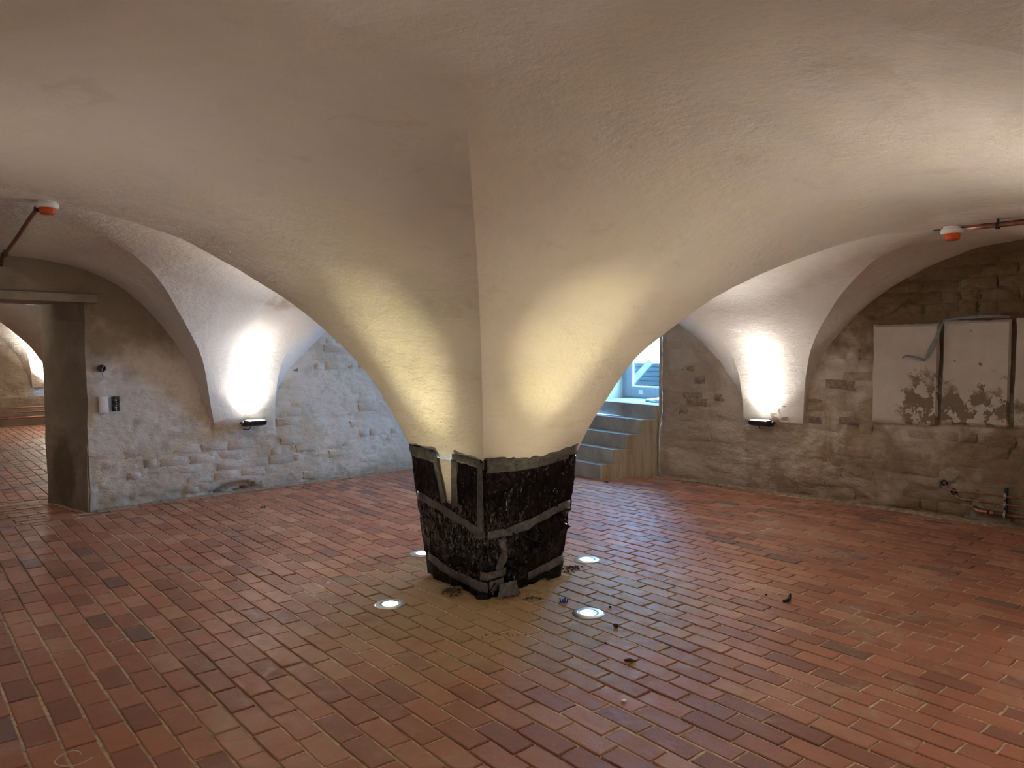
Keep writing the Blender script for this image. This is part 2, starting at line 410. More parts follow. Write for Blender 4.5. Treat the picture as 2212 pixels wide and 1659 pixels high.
# ------------------------------------------------------------------ pillars
def pillar(name, px, py, mat, dj=0.0):
    zs = np.linspace(-0.02, 0.82, 22); n = 15; V = []
    for z in zs:
        w = .295 + (.372 - .295) * np.clip(z / .8, 0, 1) ** 0.85
        t = np.linspace(-1, 1, n)[:-1]
        ring = [(-w, -w * a) for a in t] + [(w * a, -w) for a in t] if False else []
        c = [(-w, w), (-w - dj, -w + dj), (w, -w), (w, w)]
        for k in range(4):
            a, b = np.array(c[k]), np.array(c[(k + 1) % 4])
            for q in np.linspace(0, 1, n)[:-1]: ring.append(tuple(a + (b - a) * q))
        V += [(px + x, py + y, z) for x, y in ring]
    m = 4 * (n - 1); F = []
    for i in range(len(zs) - 1):
        for k in range(m): F.append((i * m + k, i * m + (k + 1) % m, (i + 1) * m + (k + 1) % m, (i + 1) * m + k))
    me = pydata(name, V, F)
    me.shade_smooth(); me.set_sharp_from_angle(angle=math.radians(40))
    return tag(mobj(name, me, mat), kind='structure')
pillar('pillar', PX, PY, M['vault'], .03)
pillar('pillar', 3.45, 12.9, M['vault'])

# ------------------------------------------------------------------ walls
def ground_wash(P, seed): return fbm(P, 1.3, seed, 3)
def wall_grid(name, mat, u0, u1, z0, z1, step, tow, hole=None, relief=None):
    """tow(u, z, d): world point d metres out of the wall plane into the room; hole(u, z) True where cut"""
    nu, nz = int((u1 - u0) / step) + 1, int((z1 - z0) / step) + 1
    u = np.linspace(u0, u1, nu); z = np.linspace(z0, z1, nz)
    if hole is not None:
        hu0, hu1, hz = hole
        for hv in (hu0, hu1): u[np.argmin(abs(u - hv))] = hv
        z[np.argmin(abs(z - hz))] = hz
    U, Z = np.meshgrid(u, z, indexing='ij')
    D = relief(U, Z) if relief is not None else np.zeros_like(U)
    P = tow(U, Z, D)
    F = gridfaces(nu, nz)
    if hole is not None:
        cu = (U.ravel()[F].mean(1)); cz = Z.ravel()[F].mean(1)
        F = F[~((cu > hu0) & (cu < hu1) & (cz < hz))]
    me = pydata(name, P.reshape(-1, 3), F); me.shade_smooth()
    return tag(mobj(name, me, mat), kind='structure')

def lun(U, Z, pc, amt):
    """lunettes lie a little behind the wall piers, dying out below the springing"""
    return -amt * sstep(.32, .36, abs(U - pc)) * sstep(0.52, 0.74, Z)
def relief_left(U, Z):
    P = np.stack([U, U * 0 + 3, Z], -1)
    d = fbm(P, 1.2, 21, 3) * 0.014 + fbm(P * [1, 1, 1.8], 8, 22, 4) * 0.012 + fbm(P * [1, 1, 1.5], 26, 23, 2) * 0.005
    joint = np.maximum(1 - abs(((Z / .105) % 1) - .5) / .16, 0) if False else 0
    foot = sstep(.14, .0, Z + fbm(P, 5, 24, 3) * .10) * .03
    hole = sstep(.10, .05, np.hypot((U - 3.36) / 3.0, Z - .03) + fbm(P, 14, 25, 2) * .02) * .06
    corner = sstep(.22, 0.02, abs(U - 2.0)) * fbm(P, 11, 27, 3) * .02 * (Z < 2)
    return d + lun(U, Z, LPX, .035) - foot * (0.6 + fbm(P, 12, 26, 3)) - hole + corner
def relief_right(U, Z):
    P = np.stack([U * 0 + 9, U, Z], -1)
    d = fbm(P, 1.3, 31, 3) * 0.016 + fbm(P * [1, 1, 2.0], 7, 32, 4) * 0.020 + fbm(P * [1, 1, 1.6], 22, 33, 2) * 0.008
    foot = sstep(.12, .0, Z + fbm(P, 6, 34, 3) * .08) * .03
    return d + lun(U, Z, RPY, .045) - foot * (0.5 + fbm(P, 10, 36, 3))
DX0, DX1, DZ = 0.95, 1.98, 1.93
wl = wall_grid('wall_left', M['wall_left'], XB - .1, XR + .1, -0.03, 2.62, 0.017,
               lambda u, z, d: np.stack([u, YL - d, z], -1), hole=(DX0, DX1, DZ), relief=relief_left)
OY0, OY1, OZ = 5.13, 6.40, 2.12
wr = wall_grid('wall_right', M['wall_right'], YF - .1, YL + .1, -0.03, 2.62, 0.017,
               lambda u, z, d: np.stack([XR - d, u, z], -1), hole=(OY0, OY1, OZ), relief=relief_right)
rb = lambda U, Z: fbm(np.stack([U, U * 0 + 5, Z], -1), 2.0, 41, 4) * .012
wall_grid('wall_back', M['wall_plain'], YF - .1, YL + .1, -.03, 2.62, .08, lambda u, z, d: np.stack([XB + d, u, z], -1), relief=rb)
wall_grid('wall_front', M['wall_plain'], XB - .1, XR + .1, -.03, 2.62, .08, lambda u, z, d: np.stack([u, YF + d, z], -1), relief=rb)
# the room beyond the doorway
wall_grid('wall_beyond_far', M['wall_plain'], XB - .1, XR + .1, -.03, 2.65, .04, lambda u, z, d: np.stack([u, Y2B - d, z], -1), relief=lambda U, Z: relief_left(U * 0.9 + 20, Z))
wall_grid('wall_beyond_left', M['wall_plain'], Y2A - .1, Y2B + .1, -.03, 2.65, .1, lambda u, z, d: np.stack([XB + d, u, z], -1), relief=rb)
wall_grid('wall_beyond_right', M['wall_plain'], Y2A - .1, Y2B + .1, -.03, 2.65, .1, lambda u, z, d: np.stack([XR - d, u, z], -1), relief=rb)
wall_grid('wall_beyond_near', M['wall_plain'], XB - .1, XR + .1, -.03, 2.65, .06, lambda u, z, d: np.stack([u, Y2A + d, z], -1), hole=(DX0, 1.83, DZ), relief=rb)

# doorway reveals (thickness of the wall), built as relief grids
def reveal(name, mat, A, B, C, D_, nu, nv, amp, seed, kind='structure'):
    A, B, C, D_ = (np.array(q, float) for q in (A, B, C, D_))
    u = np.linspace(0, 1, nu)[:, None, None]; v = np.linspace(0, 1, nv)[None, :, None]
    P = (A * (1 - u) + B * u) * (1 - v) + (D_ * (1 - u) + C * u) * v
    nrm = np.cross(B - A, D_ - A); nrm /= np.linalg.norm(nrm)
    e = 4 * u[..., 0] * (1 - u[..., 0])
    P = P + nrm * (fbm(P, 5, seed, 4) * amp * (0.35 + 0.65 * np.clip(e, 0, 1)))[..., None]
    me = pydata(name, P.reshape(-1, 3), gridfaces(nu, nv)); me.shade_smooth()
    return tag(mobj(name, me, mat), kind=kind)
reveal('door_1', M['jamb'], (DX1 + .015, YL - .015, -.02), (1.83, Y2A, -.02), (1.81, Y2A, DZ + .02), (DX1, YL - .015, DZ + .02), 40, 90, .03, 51)
reveal('door_1', M['jamb'], (DX0, YL, -.02), (DX0, Y2A, -.02), (DX0, Y2A, DZ + .02), (DX0, YL, DZ + .02), 12, 30, .01, 52)
reveal('door_1', M['jamb'], (DX0 - .02, YL - .01, DZ), (DX0 - .02, Y2A, DZ), (DX1 + .02, Y2A, DZ), (DX1 + .02, YL - .01, DZ), 16, 20, .006, 53)
# plastered lintel over the doorway
bm = bmesh.new(); box(bm, ((DX0 - .25 + 2.09) / 2, YL - .008, DZ + .036), (2.09 - DX0 + .25, .05, .076), bevel=.006)
tag(obj('trim_1', bm, M['jamb'], smooth=True, angle=35), kind='structure')

# window / door recess in the right wall
OT = 2.90                                        # the recess rises behind the vault to a full-height door
reveal('window_1', M['wall_left'], (XR - .02, OY0, -.02), (8.45, OY0 + .02, -.02), (8.45, OY0 + .02, OT), (XR - .02, OY0, OT), 24, 40, .003, 61)
reveal('window_1', M['wall_left'], (XR - .02, OY1, .0), (8.45, OY1 - .04, .0), (8.45, OY1 - .04, OT), (XR - .02, OY1, OT), 12, 30, .004, 62)
reveal('window_1', M['wall_left'], (XR + .02, OY0 - .02, OT), (8.45, OY0 - .02, OT), (8.45, OY1 + .02, OT), (XR + .02, OY1 + .02, OT), 12, 14, .004, 63)
bm = bmesh.new(); box(bm, (XR + .17, (OY0 + OY1) / 2, 2.56), (.16, OY1 - OY0 + .2, .80)); tag(obj('window_1', bm, M['wall_left']), kind='structure')

# ------------------------------------------------------------------ floor
TH = math.atan(0.07); RD = np.array([math.sin(TH), math.cos(TH)]); RN = np.array([math.cos(TH), -math.sin(TH)])
fx = np.arange(XB - .1, XR + .2, .09); fy = np.arange(YF - .1, Y2B + .2, .09)
GX, GY = np.meshgrid(fx, fy, indexing='ij')
GZ = -.0062 + fbm(np.stack([GX, GY, GX * 0], -1), 2.6, 71, 3) * .006
floor = mobj('floor', pydata('floor', np.stack([GX, GY, GZ], -1).reshape(-1, 3), gridfaces(len(fx), len(fy))), M['mortar'])
tag(floor, kind='structure')

def brick_geo(L, Wd, seed, top=0.0, depth=.03, ch=.004, jit=.0022, n=3):
    """one paver, top face up, long side along +Y; a waisted, slightly uneven outline"""
    r = random.Random(seed); out = []
    c = [(-Wd / 2, -L / 2), (Wd / 2, -L / 2), (Wd / 2, L / 2), (-Wd / 2, L / 2)]
    for k in range(4):
        a, b = c[k], c[(k + 1) % 4]; out.append((a[0] + r.uniform(-jit, jit), a[1] + r.uniform(-jit, jit)))
        if k % 2 == 1 or n > 2: out.append(((a[0] + b[0]) / 2 + r.uniform(-jit, jit), (a[1] + b[1]) / 2 + r.uniform(-jit, jit)))
    m = len(out); til = [r.uniform(-.012, .012), r.uniform(-.006, .006)]
    V = []
    for sc, z in ((1, 'top'), (0, 'lip'), (0, 'foot')):
        for x, y in out:
            if sc: s = (abs(x) - ch) / abs(x) if abs(x) > .01 else 1; t = (abs(y) - ch) / abs(y) if abs(y) > .01 else 1; V.append((x * s, y * t, top + x * til[0] + y * til[1]))
            elif z == 'lip': V.append((x, y, top - ch * .8 + x * til[0] + y * til[1]))
            else: V.append((x, y, top - depth))
    F = [list(range(m))]
    for ring in (0, 1):
        for k in range(m): F.append([ring * m + (k + 1) % m, ring * m + k, (ring + 1) * m + k, (ring + 1) * m + (k + 1) % m])
    return V, F

def to_px(p):
    d = Vector(p) - Vector((0, 0, EYE)); w = d.dot(CF)
    if w < .2: return None
    return (1106 + FOC * d.dot(_rt) / w, 829.5 - FOC * d.dot(CU) / w, w)

slots = []      # (x, y, angle, length, width, tint)
def add_slot(x, y, ang, L, Wd):
    t = rng.random()
    if t < .02: t = rng.uniform(0, .10)
    else: t = np.clip(rng.normal(.50, .24), .12, .95)
    slots.append((x, y, ang, L, Wd, float(t)))
PITCHW, PITCHL = .1152, .2385
def field(x0, x1, y0, y1):
    for k in range(-40, 90):
        w = .836 + PITCHW * k + PITCHW / 2
        off = (0.0 if k % 2 == 0 else .105) + rng.uniform(-.018, .018)
        v = 3.046 + off - PITCHL * 20
        while v < 18.5:
            L = PITCHL + rng.normal(0, .003); va, vb = v + .0045, v + L - .0045; v += L
            # trim the piece where the row meets the ends of the field
            ya = RD[1] * va + RN[1] * w; yb = RD[1] * vb + RN[1] * w
            if yb < y0 or ya > y1: continue
            if ya < y0: va += (y0 - ya)
            if yb > y1: vb -= (yb - y1)
            if vb - va < .04: continue
            vm = (va + vb) / 2; x, y = RD * vm + RN * w
            if not (x0 + .06 < x < x1 - .062): continue
            if abs(x - PX) < .27 and abs(y - PY) < .27: continue
            if abs(x - 3.45) < .3 and abs(y - 12.9) < .3: continue
            if x > 6.78 and y > 5.48 - (x - 6.7) * .41: continue
            add_slot(x, y, -TH, vb - va, .1055 + rng.normal(0, .0012))
field(XB, XR - .005, YF + .03, 7.485)
field(XB, 5.0, Y2A + .22, Y2B - .03)
for yy in (7.535, 7.612):                      # two narrow border courses along the threshold
    x = XB + rng.uniform(0, .2)
    while x < 2.28:
        L = rng.uniform(.215, .235)
        if yy < 7.6 or x + L < 1.99: add_slot(x + L / 2, yy + (.0 if x < 1.9 else -.0), math.pi / 2, L - .008, .066)
        x += L
x = 2.28
while x < 7.2:                                 # closing course along the left wall
    L = .1152
    add_slot(x + L / 2, 7.555, 0, .125, L - .009); x += L
yy = 7.70; k = 0
while yy < 8.58:                               # threshold courses run across the doorway
    x = DX0 - .02 - (k % 2) * .12
    while x < (1.96 if yy < 8.40 else 4.5):
        xa, xb_ = max(x, DX0 + .01), min(x + .2385, (1.95 - (yy - 7.64) * .16) if yy < 8.40 else 5)
        if xb_ - xa > .05: add_slot((xa + xb_) / 2, yy, math.pi / 2, xb_ - xa - .009, .104)
        x += .2385
    yy += .1145; k += 1

def shown(s):
    q = to_px((s[0], s[1], 0))
    if q is None or not (-30 < q[0] < 2242 and 0 < q[1] < 1720): return 0.0
    if s[1] > 7.64 and q[0] > 110: return 0.0
    return s[3] * s[4] / q[2] ** 3
order = sorted(range(len(slots)), key=lambda i: -shown(slots[i]))
NVAR = 10
vars_ = []
for i in range(NVAR):
    V, F = brick_geo(.2295, .1055, 100 + i)
    me = bpy.data.meshes.new('brick'); me.from_pydata(V, [], F); me.materials.append(M['floor_brick']); vars_.append(me)
for i in order[:298]:
    x, y, a, L, Wd, t = slots[i]
    o = bpy.data.objects.new('brick', vars_[i % NVAR]); o.location = (x, y, rng.uniform(-.0022, .0022))
    o.rotation_euler = (0, 0, a + rng.normal(0, .006) + (math.pi if rng.random() < .5 else 0)); o.scale = (Wd / .1055, L / .2295, 1); o['tint'] = t
    link(o, floor)
V, F, T = [], [], []; nv = 0
for i in order[298:]:
    x, y, a, L, Wd, t = slots[i]
    v, f = brick_geo(L, Wd, i, n=3 if shown(slots[i]) > 0 else 2)
    z = rng.uniform(-.0022, .0022); a += rng.normal(0, .006); ca, sa = math.cos(a), math.sin(a)
    V += [(x + p[0] * ca - p[1] * sa, y + p[0] * sa + p[1] * ca, z + p[2]) for p in v]
    F += [[q + nv for q in g] for g in f]; T += [t] * len(f); nv += len(v)
me = bpy.data.meshes.new('brick_field'); me.from_pydata(V, [], F); me.materials.append(M['floor_brick'])
at = me.attributes.new('tint', 'FLOAT', 'FACE'); at.data.foreach_set('value', T)
tag(mobj('brick_field', me, None, floor), kind='stuff')

# mortar fillets where floor meets wall
def fillet(name, pts, w, h, seed):
    bm = bmesh.new(); prev = None; r = random.Random(seed)
    n = 90
    P = [Vector(pts[0]).lerp(Vector(pts[1]), i / n) for i in range(n + 1)]
    d = (Vector(pts[1]) - Vector(pts[0])).normalized(); nn = Vector((pts[2][0], pts[2][1], 0))
    for p in P:
        ww = w * r.uniform(.65, 1.35); hh = h * r.uniform(.6, 1.4)
        ring = [bm.verts.new(p - nn * .03 + Vector((0, 0, hh))), bm.verts.new(p + nn * ww * .25 + Vector((0, 0, hh * .8))), bm.verts.new(p + nn * ww * .7 + Vector((0, 0, hh * .35))), bm.verts.new(p + nn * ww + Vector((0, 0, -.006)))]
        if prev:
            for k in range(3): bm.faces.new((prev[k], ring[k], ring[k + 1], prev[k + 1]))
        prev = ring
    return tag(obj(name, bm, M['fillet'], smooth=True), kind='structure')
fillet('trim_2', ((XR, YF, 0), (XR, 5.10, 0), (-1, 0)), .07, .018, 3)
fillet('trim_3', ((2.05, YL, 0), (XR, YL, 0), (0, -1)), .05, .014, 4)

# ------------------------------------------------------------------ bricks of the walls
wvars = {}
def wall_brick_meshes(key, mat, ax):
    out = []
    for i in range(6):
        V, F = brick_geo(.27, .092, 300 + i + 10 * ax, depth=.035, ch=.012, jit=.007)
        # local: long side Y, short side X, face +Z.  Turn so that the face looks into the room
        W2 = []
        for x, y, z in V:
            W2.append((-z, y, x) if ax == 0 else (y, -z, x))
        if ax == 1: F = [f[::-1] for f in F]
        me = bpy.data.meshes.new('brick'); me.from_pydata(W2, [], F); me.materials.append(mat); me.shade_smooth(); me.set_sharp_from_angle(angle=math.radians(50))
        out.append(me)
    wvars[key] = out
wall_brick_meshes('r', M['wall_right'], 0); wall_brick_meshes('l', M['wall_left'], 1)
def put_wall_brick(key, u, z, proud, sc=(1, 1), tint=0.0, mat=None):
    i = rng.integers(0, 6); me = wvars[key][i]
    if mat is not None:
        me = me.copy(); me.materials.clear(); me.materials.append(mat)
    o = bpy.data.objects.new('brick', me)
    if key == 'r':
        d = float(relief_right(np.array([[u]]), np.array([[z]]))[0, 0]); o.location = (XR - d - proud, u, z); o.scale = (1, sc[0], sc[1])
        o.rotation_euler = (rng.normal(0, .012), 0, rng.normal(0, .012))
    else:
        d = float(relief_left(np.array([[u]]), np.array([[z]]))[0, 0]); o.location = (u, YL - d - proud, z); o.scale = (sc[0], 1, sc[1])
        o.rotation_euler = (0, rng.normal(0, .012), rng.normal(0, .012))
    o['tint'] = float(tint)
    link(o, wr if key == 'r' else wl)
def arch_z(h, tab): t = np.array(tab); return float(np.interp(h, t[:, 0], t[:, 1]))
cnt = 0
for j in range(22):
    z = .085 + j * .105; y = 1.28 + (j % 2) * .145 + rng.uniform(-.03, .03)
    while y < 5.0:
        L = rng.choice([.27, .27, .27, .13]); yc = y + L / 2; y += L + .018
        if yc < RPY - .33: top = arch_z((RPY - .33 - yc) / 1.83, T_WALL_R)
        elif yc < RPY + .33: top = .66
        else: top = arch_z((yc - RPY - .33) / 1.64, T_FAR_R)
        if z > top - .10 or yc > 5.0: continue
        if 1.2 < yc < 2.86 and .72 < z < 1.82: continue
        if abs(yc - RPY) > .2 and abs(yc - RPY) < .45 and .5 < z < .9: continue
        if yc < 3.3 and z > 1.75: p = .97
        elif yc < 3.3: p = .62
        else: p = .42
        if rng.random() > p: continue
        strong = yc < 2.6 and z > 1.8
        put_wall_brick('r', yc, z, rng.uniform(.004, .014) if not strong else rng.uniform(.010, .018), (L / .27, 1), np.clip(rng.normal(.30 if not strong else .42, .2), 0, .8)); cnt += 1
for (y, z, L, h) in ((4.63, 1.16, .13, .10), (4.72, .98, .26, .075), (4.66, .90, .27, .085), (4.37, .965, .13, .085), (3.04, 1.15, .28, .10), (3.30, .97, .15, .09), (3.29, .79, .14, .085), (4.84, .78, .12, .10), (2.95, .80, .2, .08), (4.78, 1.28, .15, .07)):
    put_wall_brick('r', y, z, .013, (L / .27, h / .092), 0, M['exposed'])
for j in range(20):
    z = .09 + j * .102; x = 2.3 + (j % 2) * .145 + rng.uniform(-.03, .03)
    while x < 6.3:
        L = rng.choice([.27, .27, .13]); xc = x + L / 2; x += L + .018
        if xc < LPX - .33: top = .62
        elif xc < LPX + .36: top = .62
        else: top = arch_z((xc - LPX - .33) / 1.64, T_FAR_L)
        if z > top - .1: continue
        if rng.random() > (.50 if xc < 4.2 else .28): continue
        put_wall_brick('l', xc, z, rng.uniform(.001, .006), (L / .27, 1), np.clip(rng.normal(.10, .12), 0, .5))
for (x, z, L, h) in ((3.20, .05, .11, .07), (3.42, .055, .25, .08), (3.62, .07, .12, .06), (4.05, 1.30, .16, .1), (3.98, .52, .07, .05)):
    put_wall_brick('l', x, z, -.004, (L / .27, h / .092), 0, M['exposed'])

# ------------------------------------------------------------------ stairs
def mat_concrete(name, side):
    t = NT(name); p = t.pos()
    big = t.noise(p, 4, 5, 0.6); fine = t.noise(p, 70, 4, 0.7); pit = t.noise(p, 38, 2, 0.5)
    if side:
        g = t.noise(t.scalev(p, (13, 13, 0.7)), 1.6, 5, 0.65, 0.5)
        c = t.mix(t.ramp(g, 0.36, 0.66), (0.36, 0.29, 0.19), (0.47, 0.43, 0.34))
        g2 = t.noise(t.scalev(p, (22, 22, 0.9)), 1.9, 4, 0.6, 0.3)
        c = t.mix(t.ramp(g2, 0.60, 0.72, 0, 0.7), c, (0.20, 0.15, 0.10))
    else:
        c = t.mix(t.ramp(big, 0.35, 0.65), (0.30, 0.30, 0.295), (0.40, 0.40, 0.385))
        c = t.mix(t.ramp(pit, 0.66, 0.72, 0, 0.8), c, (0.09, 0.085, 0.08))
    c = t.mix(t.ramp(fine, 0.6, 0.85, 0, 0.3), c, (0.2, 0.19, 0.17))
    return t.fin(c, 0.85, t.bump(fine, 0.3, 0.004, t.bump(pit, 0.3, 0.006)), 0, 0.2)
M['concrete'] = mat_concrete('stair_concrete', False); M['formwork'] = mat_concrete('stair_side_concrete', True)
st = empty('concrete_staircase', (6.72, 5.45, 0))
tag(st, 'grey concrete staircase of five steps rising to the glazed door', 'staircase')
RISE = .168
fr = [(6.715, 5.452), (6.875, 5.385), (7.045, 5.315), (7.215, 5.245), (7.395, 5.165)]
def side_y(x): return 5.452 - (x - 6.715) * .4206
for i, (x, y) in enumerate(fr):
    last = i == 4
    SL = .16
    yl_ = 6.385
    xb2 = 8.425 if last else 7.47
    if last: poly = [(x, y), (x + .03, OY0 + .012), (xb2, OY0 + .035), (xb2, yl_), (x + SL * (yl_ - y), yl_)]
    else: poly = [(x, y), (7.488, side_y(7.488)), (xb2 + .03, side_y(7.488)), (xb2 + .02, yl_), (x + SL * (yl_ - y), yl_)]
    bm = bmesh.new(); z0, z1 = i * RISE + (.0005 if i else -.01), (i + 1) * RISE
    a = [bm.verts.new((px - 6.72, py - 5.45, z0)) for px, py in poly]; b = [bm.verts.new((px - 6.72, py - 5.45, z1)) for px, py in poly]
    n = len(poly); bm.faces.new(a[::-1]); bm.faces.new(b); sides = []
    for k in range(n):
        f = bm.faces.new((a[k], a[(k + 1) % n], b[(k + 1) % n], b[k]))
        if k == 0: f.material_index = 1
    bmesh.ops.recalc_face_normals(bm, faces=bm.faces)
    es = [e for e in bm.edges if abs(e.verts[0].co.z - z1) < 1e-6 and abs(e.verts[1].co.z - z1) < 1e-6]
    bmesh.ops.bevel(bm, geom=es, offset=.004, segments=2, affect='EDGES', profile=.5)
    o = obj('landing' if last else 'step', bm, M['concrete'], st); o.data.materials.append(M['formwork'])
# the door's white lump of plastic sheeting on the landing
M['pvc_bag'] = simple('thin_white_plastic', (0.62, 0.72, 0.72), 0.35, 0, 0.5, 0.08, 0.3, 40)
bm = bmesh.new(); bmesh.ops.create_icosphere(bm, subdivisions=4, radius=1.0)
for v in bm.verts:
    n = mnoise.fractal(v.co * 1.7, 0.6, 2, 4); q = v.co * (1 + .28 * n)
    v.co = Vector((q.x * .11, q.y * .17, max(q.z, -.15) * .05 + .008))
tb = obj('plastic_bag', bm, M['pvc_bag'], smooth=True); tb.location = (7.86, 5.44, .8405)
tag(tb, 'crumpled white plastic bag lying on the stair landing', 'bag')

# ------------------------------------------------------------------ glazed door and what is outside
M['door_frame'] = simple('grey_door_paint', (0.30, 0.335, 0.37), 0.45, 0, 0.5, 0.05)
M['gasket'] = simple('white_glazing_bead', (0.72, 0.76, 0.74), 0.4, 0, 0.5, 0.04)
M['sticker'] = simple('pale_sticker', (0.66, 0.70, 0.74), 0.5, 0, 0.4, 0.03)
t = NT('door_glass'); tr = t.n('ShaderNodeBsdfTransparent'); tr.inputs[0].default_value = (0.93, 0.97, 0.97, 1)
gl = t.n('ShaderNodeBsdfGlossy'); gl.inputs['Roughness'].default_value = 0.03
mx = t.n('ShaderNodeMixShader'); mx.inputs[0].default_value = 0.06; t.l(tr.outputs[0], mx.inputs[1]); t.l(gl.outputs[0], mx.inputs[2]); t.l(mx.outputs[0], t.out.inputs[0])
M['glass'] = t.m
dr = empty('door_2', (8.36, 5.74, .84)); tag(dr, kind='structure')
bm = bmesh.new()   # fixed frame: posts and head
box(bm, (0, .595, 1.02), (.07, .07, 2.04), bevel=.004); box(bm, (0, -.595, 1.02), (.07, .07, 2.04), bevel=.004); box(bm, (0, 0, 2.0), (.07, 1.12, .07), bevel=.004); box(bm, (.0, 0, .008), (.07, 1.12, .016))
obj('door_frame', bm, M['door_frame'], dr)
bm = bmesh.new()   # leaf: stiles and rails
box(bm, (-.012, .513, .99), (.062, .088, 1.945), bevel=.004); box(bm, (-.012, -.513, .99), (.062, .088, 1.945), bevel=.004)
box(bm, (-.012, 0, .082), (.062, .94, .125), bevel=.004); box(bm, (-.012, 0, 1.92), (.062, .94, .085), bevel=.004)
obj('door_leaf', bm, M['door_frame'], dr)
bm = bmesh.new()
for c, s in (((-.03, .457, 1.01), (.03, .022, 1.73)), ((-.03, -.457, 1.01), (.03, .022, 1.73)), ((-.03, 0, .156), (.03, .90, .022)), ((-.03, 0, 1.87), (.03, .90, .022))): box(bm, c, s, bevel=.003)
obj('glazing_bead', bm, M['gasket'], dr)
bm = bmesh.new(); box(bm, (-.012, 0, 1.013), (.02, .905, 1.72)); obj('glass_pane', bm, M['glass'], dr)
bm = bmesh.new(); box(bm, (-.0445, .315, .083), (.002, .062, .06)); obj('sticker', bm, M['sticker'], dr)
# wall above the door, and the light well
M['well'] = simple('light_well_render', (0.06, 0.07, 0.075), 0.9, 0, 0.1, 0.25)
M['plank'] = simple('weathered_plank', (0.02, 0.022, 0.024), 0.85, 0, 0.1, 0.3)
M['board'] = simple('pale_board', (0.09, 0.10, 0.095), 0.8, 0, 0.1, 0.2)
bm = bmesh.new(); box(bm, (10.9, 7.4, .78), (4.6, 7.0, .08)); tag(obj('outside_ground', bm, M['well']), kind='structure')
rwall = empty('retaining_wall', (11.6, 8.3, .82)); tag(rwall, 'low planked retaining wall outside, seen through the door glass', 'wall')
bm = bmesh.new(); box(bm, (.10, 0, .21), (.14, 4.6, .42)); obj('wall_body', bm, M['well'], rwall)
pm = None
for k in range(5):
    bm = bmesh.new(); box(bm, (0, 0, 0), (.045, 4.5, .062), bevel=.006); o = obj('plank', bm, M['plank'], rwall); o.location = (.005 - .004 * (k % 2), .02 * k, .045 + k * .088)
lb = bmesh.new(); box(lb, (0, 0, 0), (.03, .13, .56), bevel=.004)
lo = obj('leaning_board', lb, M['board']); lo.location = (11.34, 8.25, 1.075); lo.rotation_euler = (math.radians(38), math.radians(18), 0)
tag(lo, 'pale board leaning on the planked wall outside the door', 'board')
# daylight portal in the doorway (guides sky sampling, gives no light of its own)
pl = bpy.data.lights.new('daylight_portal', 'AREA'); pl.shape = 'RECTANGLE'; pl.size = 1.0; pl.size_y = 1.75; pl.energy = 1
po = bpy.data.objects.new('daylight_portal', pl); link(po); po.location = (8.46, 5.74, 1.85)
po.rotation_euler = Vector((-1, 0, 0)).to_track_quat('-Z', 'Y').to_euler()
try: pl.cycles.is_portal = True
except Exception: pl.energy = 0
# outer wall round the door frame so that daylight enters by the glass alone
bm = bmesh.new()
for (y0, y1, z0, z1) in ((4.6, OY0 + .03, .3, 3.1), (OY1 - .05, 6.9, .3, 3.1), (4.6, 6.9, 2.86, 3.1), (4.6, 6.9, .3, .842)):
    box(bm, (8.50, (y0 + y1) / 2, (z0 + z1) / 2), (.14, y1 - y0, z1 - z0))
box(bm, (8.03, OY0 - .14, 1.45), (.86, .24, 3.1)); box(bm, (8.03, OY1 + .16, 1.45), (.86, .24, 3.1)); box(bm, (8.0, (OY0 + OY1) / 2, 2.99), (.94, 1.6, .14))
tag(obj('wall_outer', bm, M['well']), kind='structure')

# ------------------------------------------------------------------ plastic wrap on the pillar
def mat_plastic():
    t = NT('black_plastic_sheet'); p = t.pos()
    sep = t.n('ShaderNodeSeparateXYZ'); t.l(p, sep.inputs[0])
    # brown dust rubbed on in streaks, most of it on the left face at mid height
    scr = t.noise(t.scalev(p, (1, 1, .45)), 34, 5, 0.72, 1.5)
    loc = t.blob(p, (2.93, 3.62, .40), (.35, .50, .17), 0.9, t.math('MULTIPLY', t.math('SUBTRACT', t.noise(p, 9, 4), 0.5), 1.6))
    loc2 = t.blob(p, (3.0, 3.3, .80), (.6, .75, .11), 0.8)
    d = t.math('MULTIPLY', t.ramp(scr, 0.47, 0.66), t.math('MAXIMUM', t.math('MULTIPLY', loc, .85), t.math('MULTIPLY', loc2, .12)))
    film = t.math('MULTIPLY', t.ramp(t.noise(p, 16, 5, 0.7), 0.55, 0.8), .010)
    d = t.math('MULTIPLY', d, .7)
    c = t.mix(t.math('MAXIMUM', d, film), (0.003, 0.003, 0.0034), (0.30, 0.235, 0.17))
    r = t.math('ADD', t.ramp(t.noise(p, 22, 4), 0.3, 0.7, .10, .24), t.math('MULTIPLY', d, .5))
    vo = t.n('ShaderNodeTexVoronoi', feature='F1'); wp = t.n('ShaderNodeVectorMath', operation='ADD'); nz = t.n('ShaderNodeTexNoise'); t.l(p, nz.inputs['Vector']); nz.inputs['Scale'].default_value = 7
    sc_ = t.scalev(nz.outputs['Color'], (.16, .16, .16)); t.l(t.scalev(p, (1, 1, .55)), wp.inputs[0]); t.l(sc_, wp.inputs[1]); t.l(wp.outputs[0], vo.inputs['Vector']); vo.inputs['Scale'].default_value = 13
    n0 = t.bump(vo.outputs['Distance'], 0.6, 0.035)
    n1 = t.bump(t.noise(t.scalev(p, (1.5, 1.5, 1)), 8, 3, 0.55, 2.2), 0.45, 0.03, n0)
    n2 = t.bump(t.noise(p, 45, 3, 0.6, 0.6), 0.3, 0.005, n1)
    return t.fin(c, r, n2, 0, 0.22)
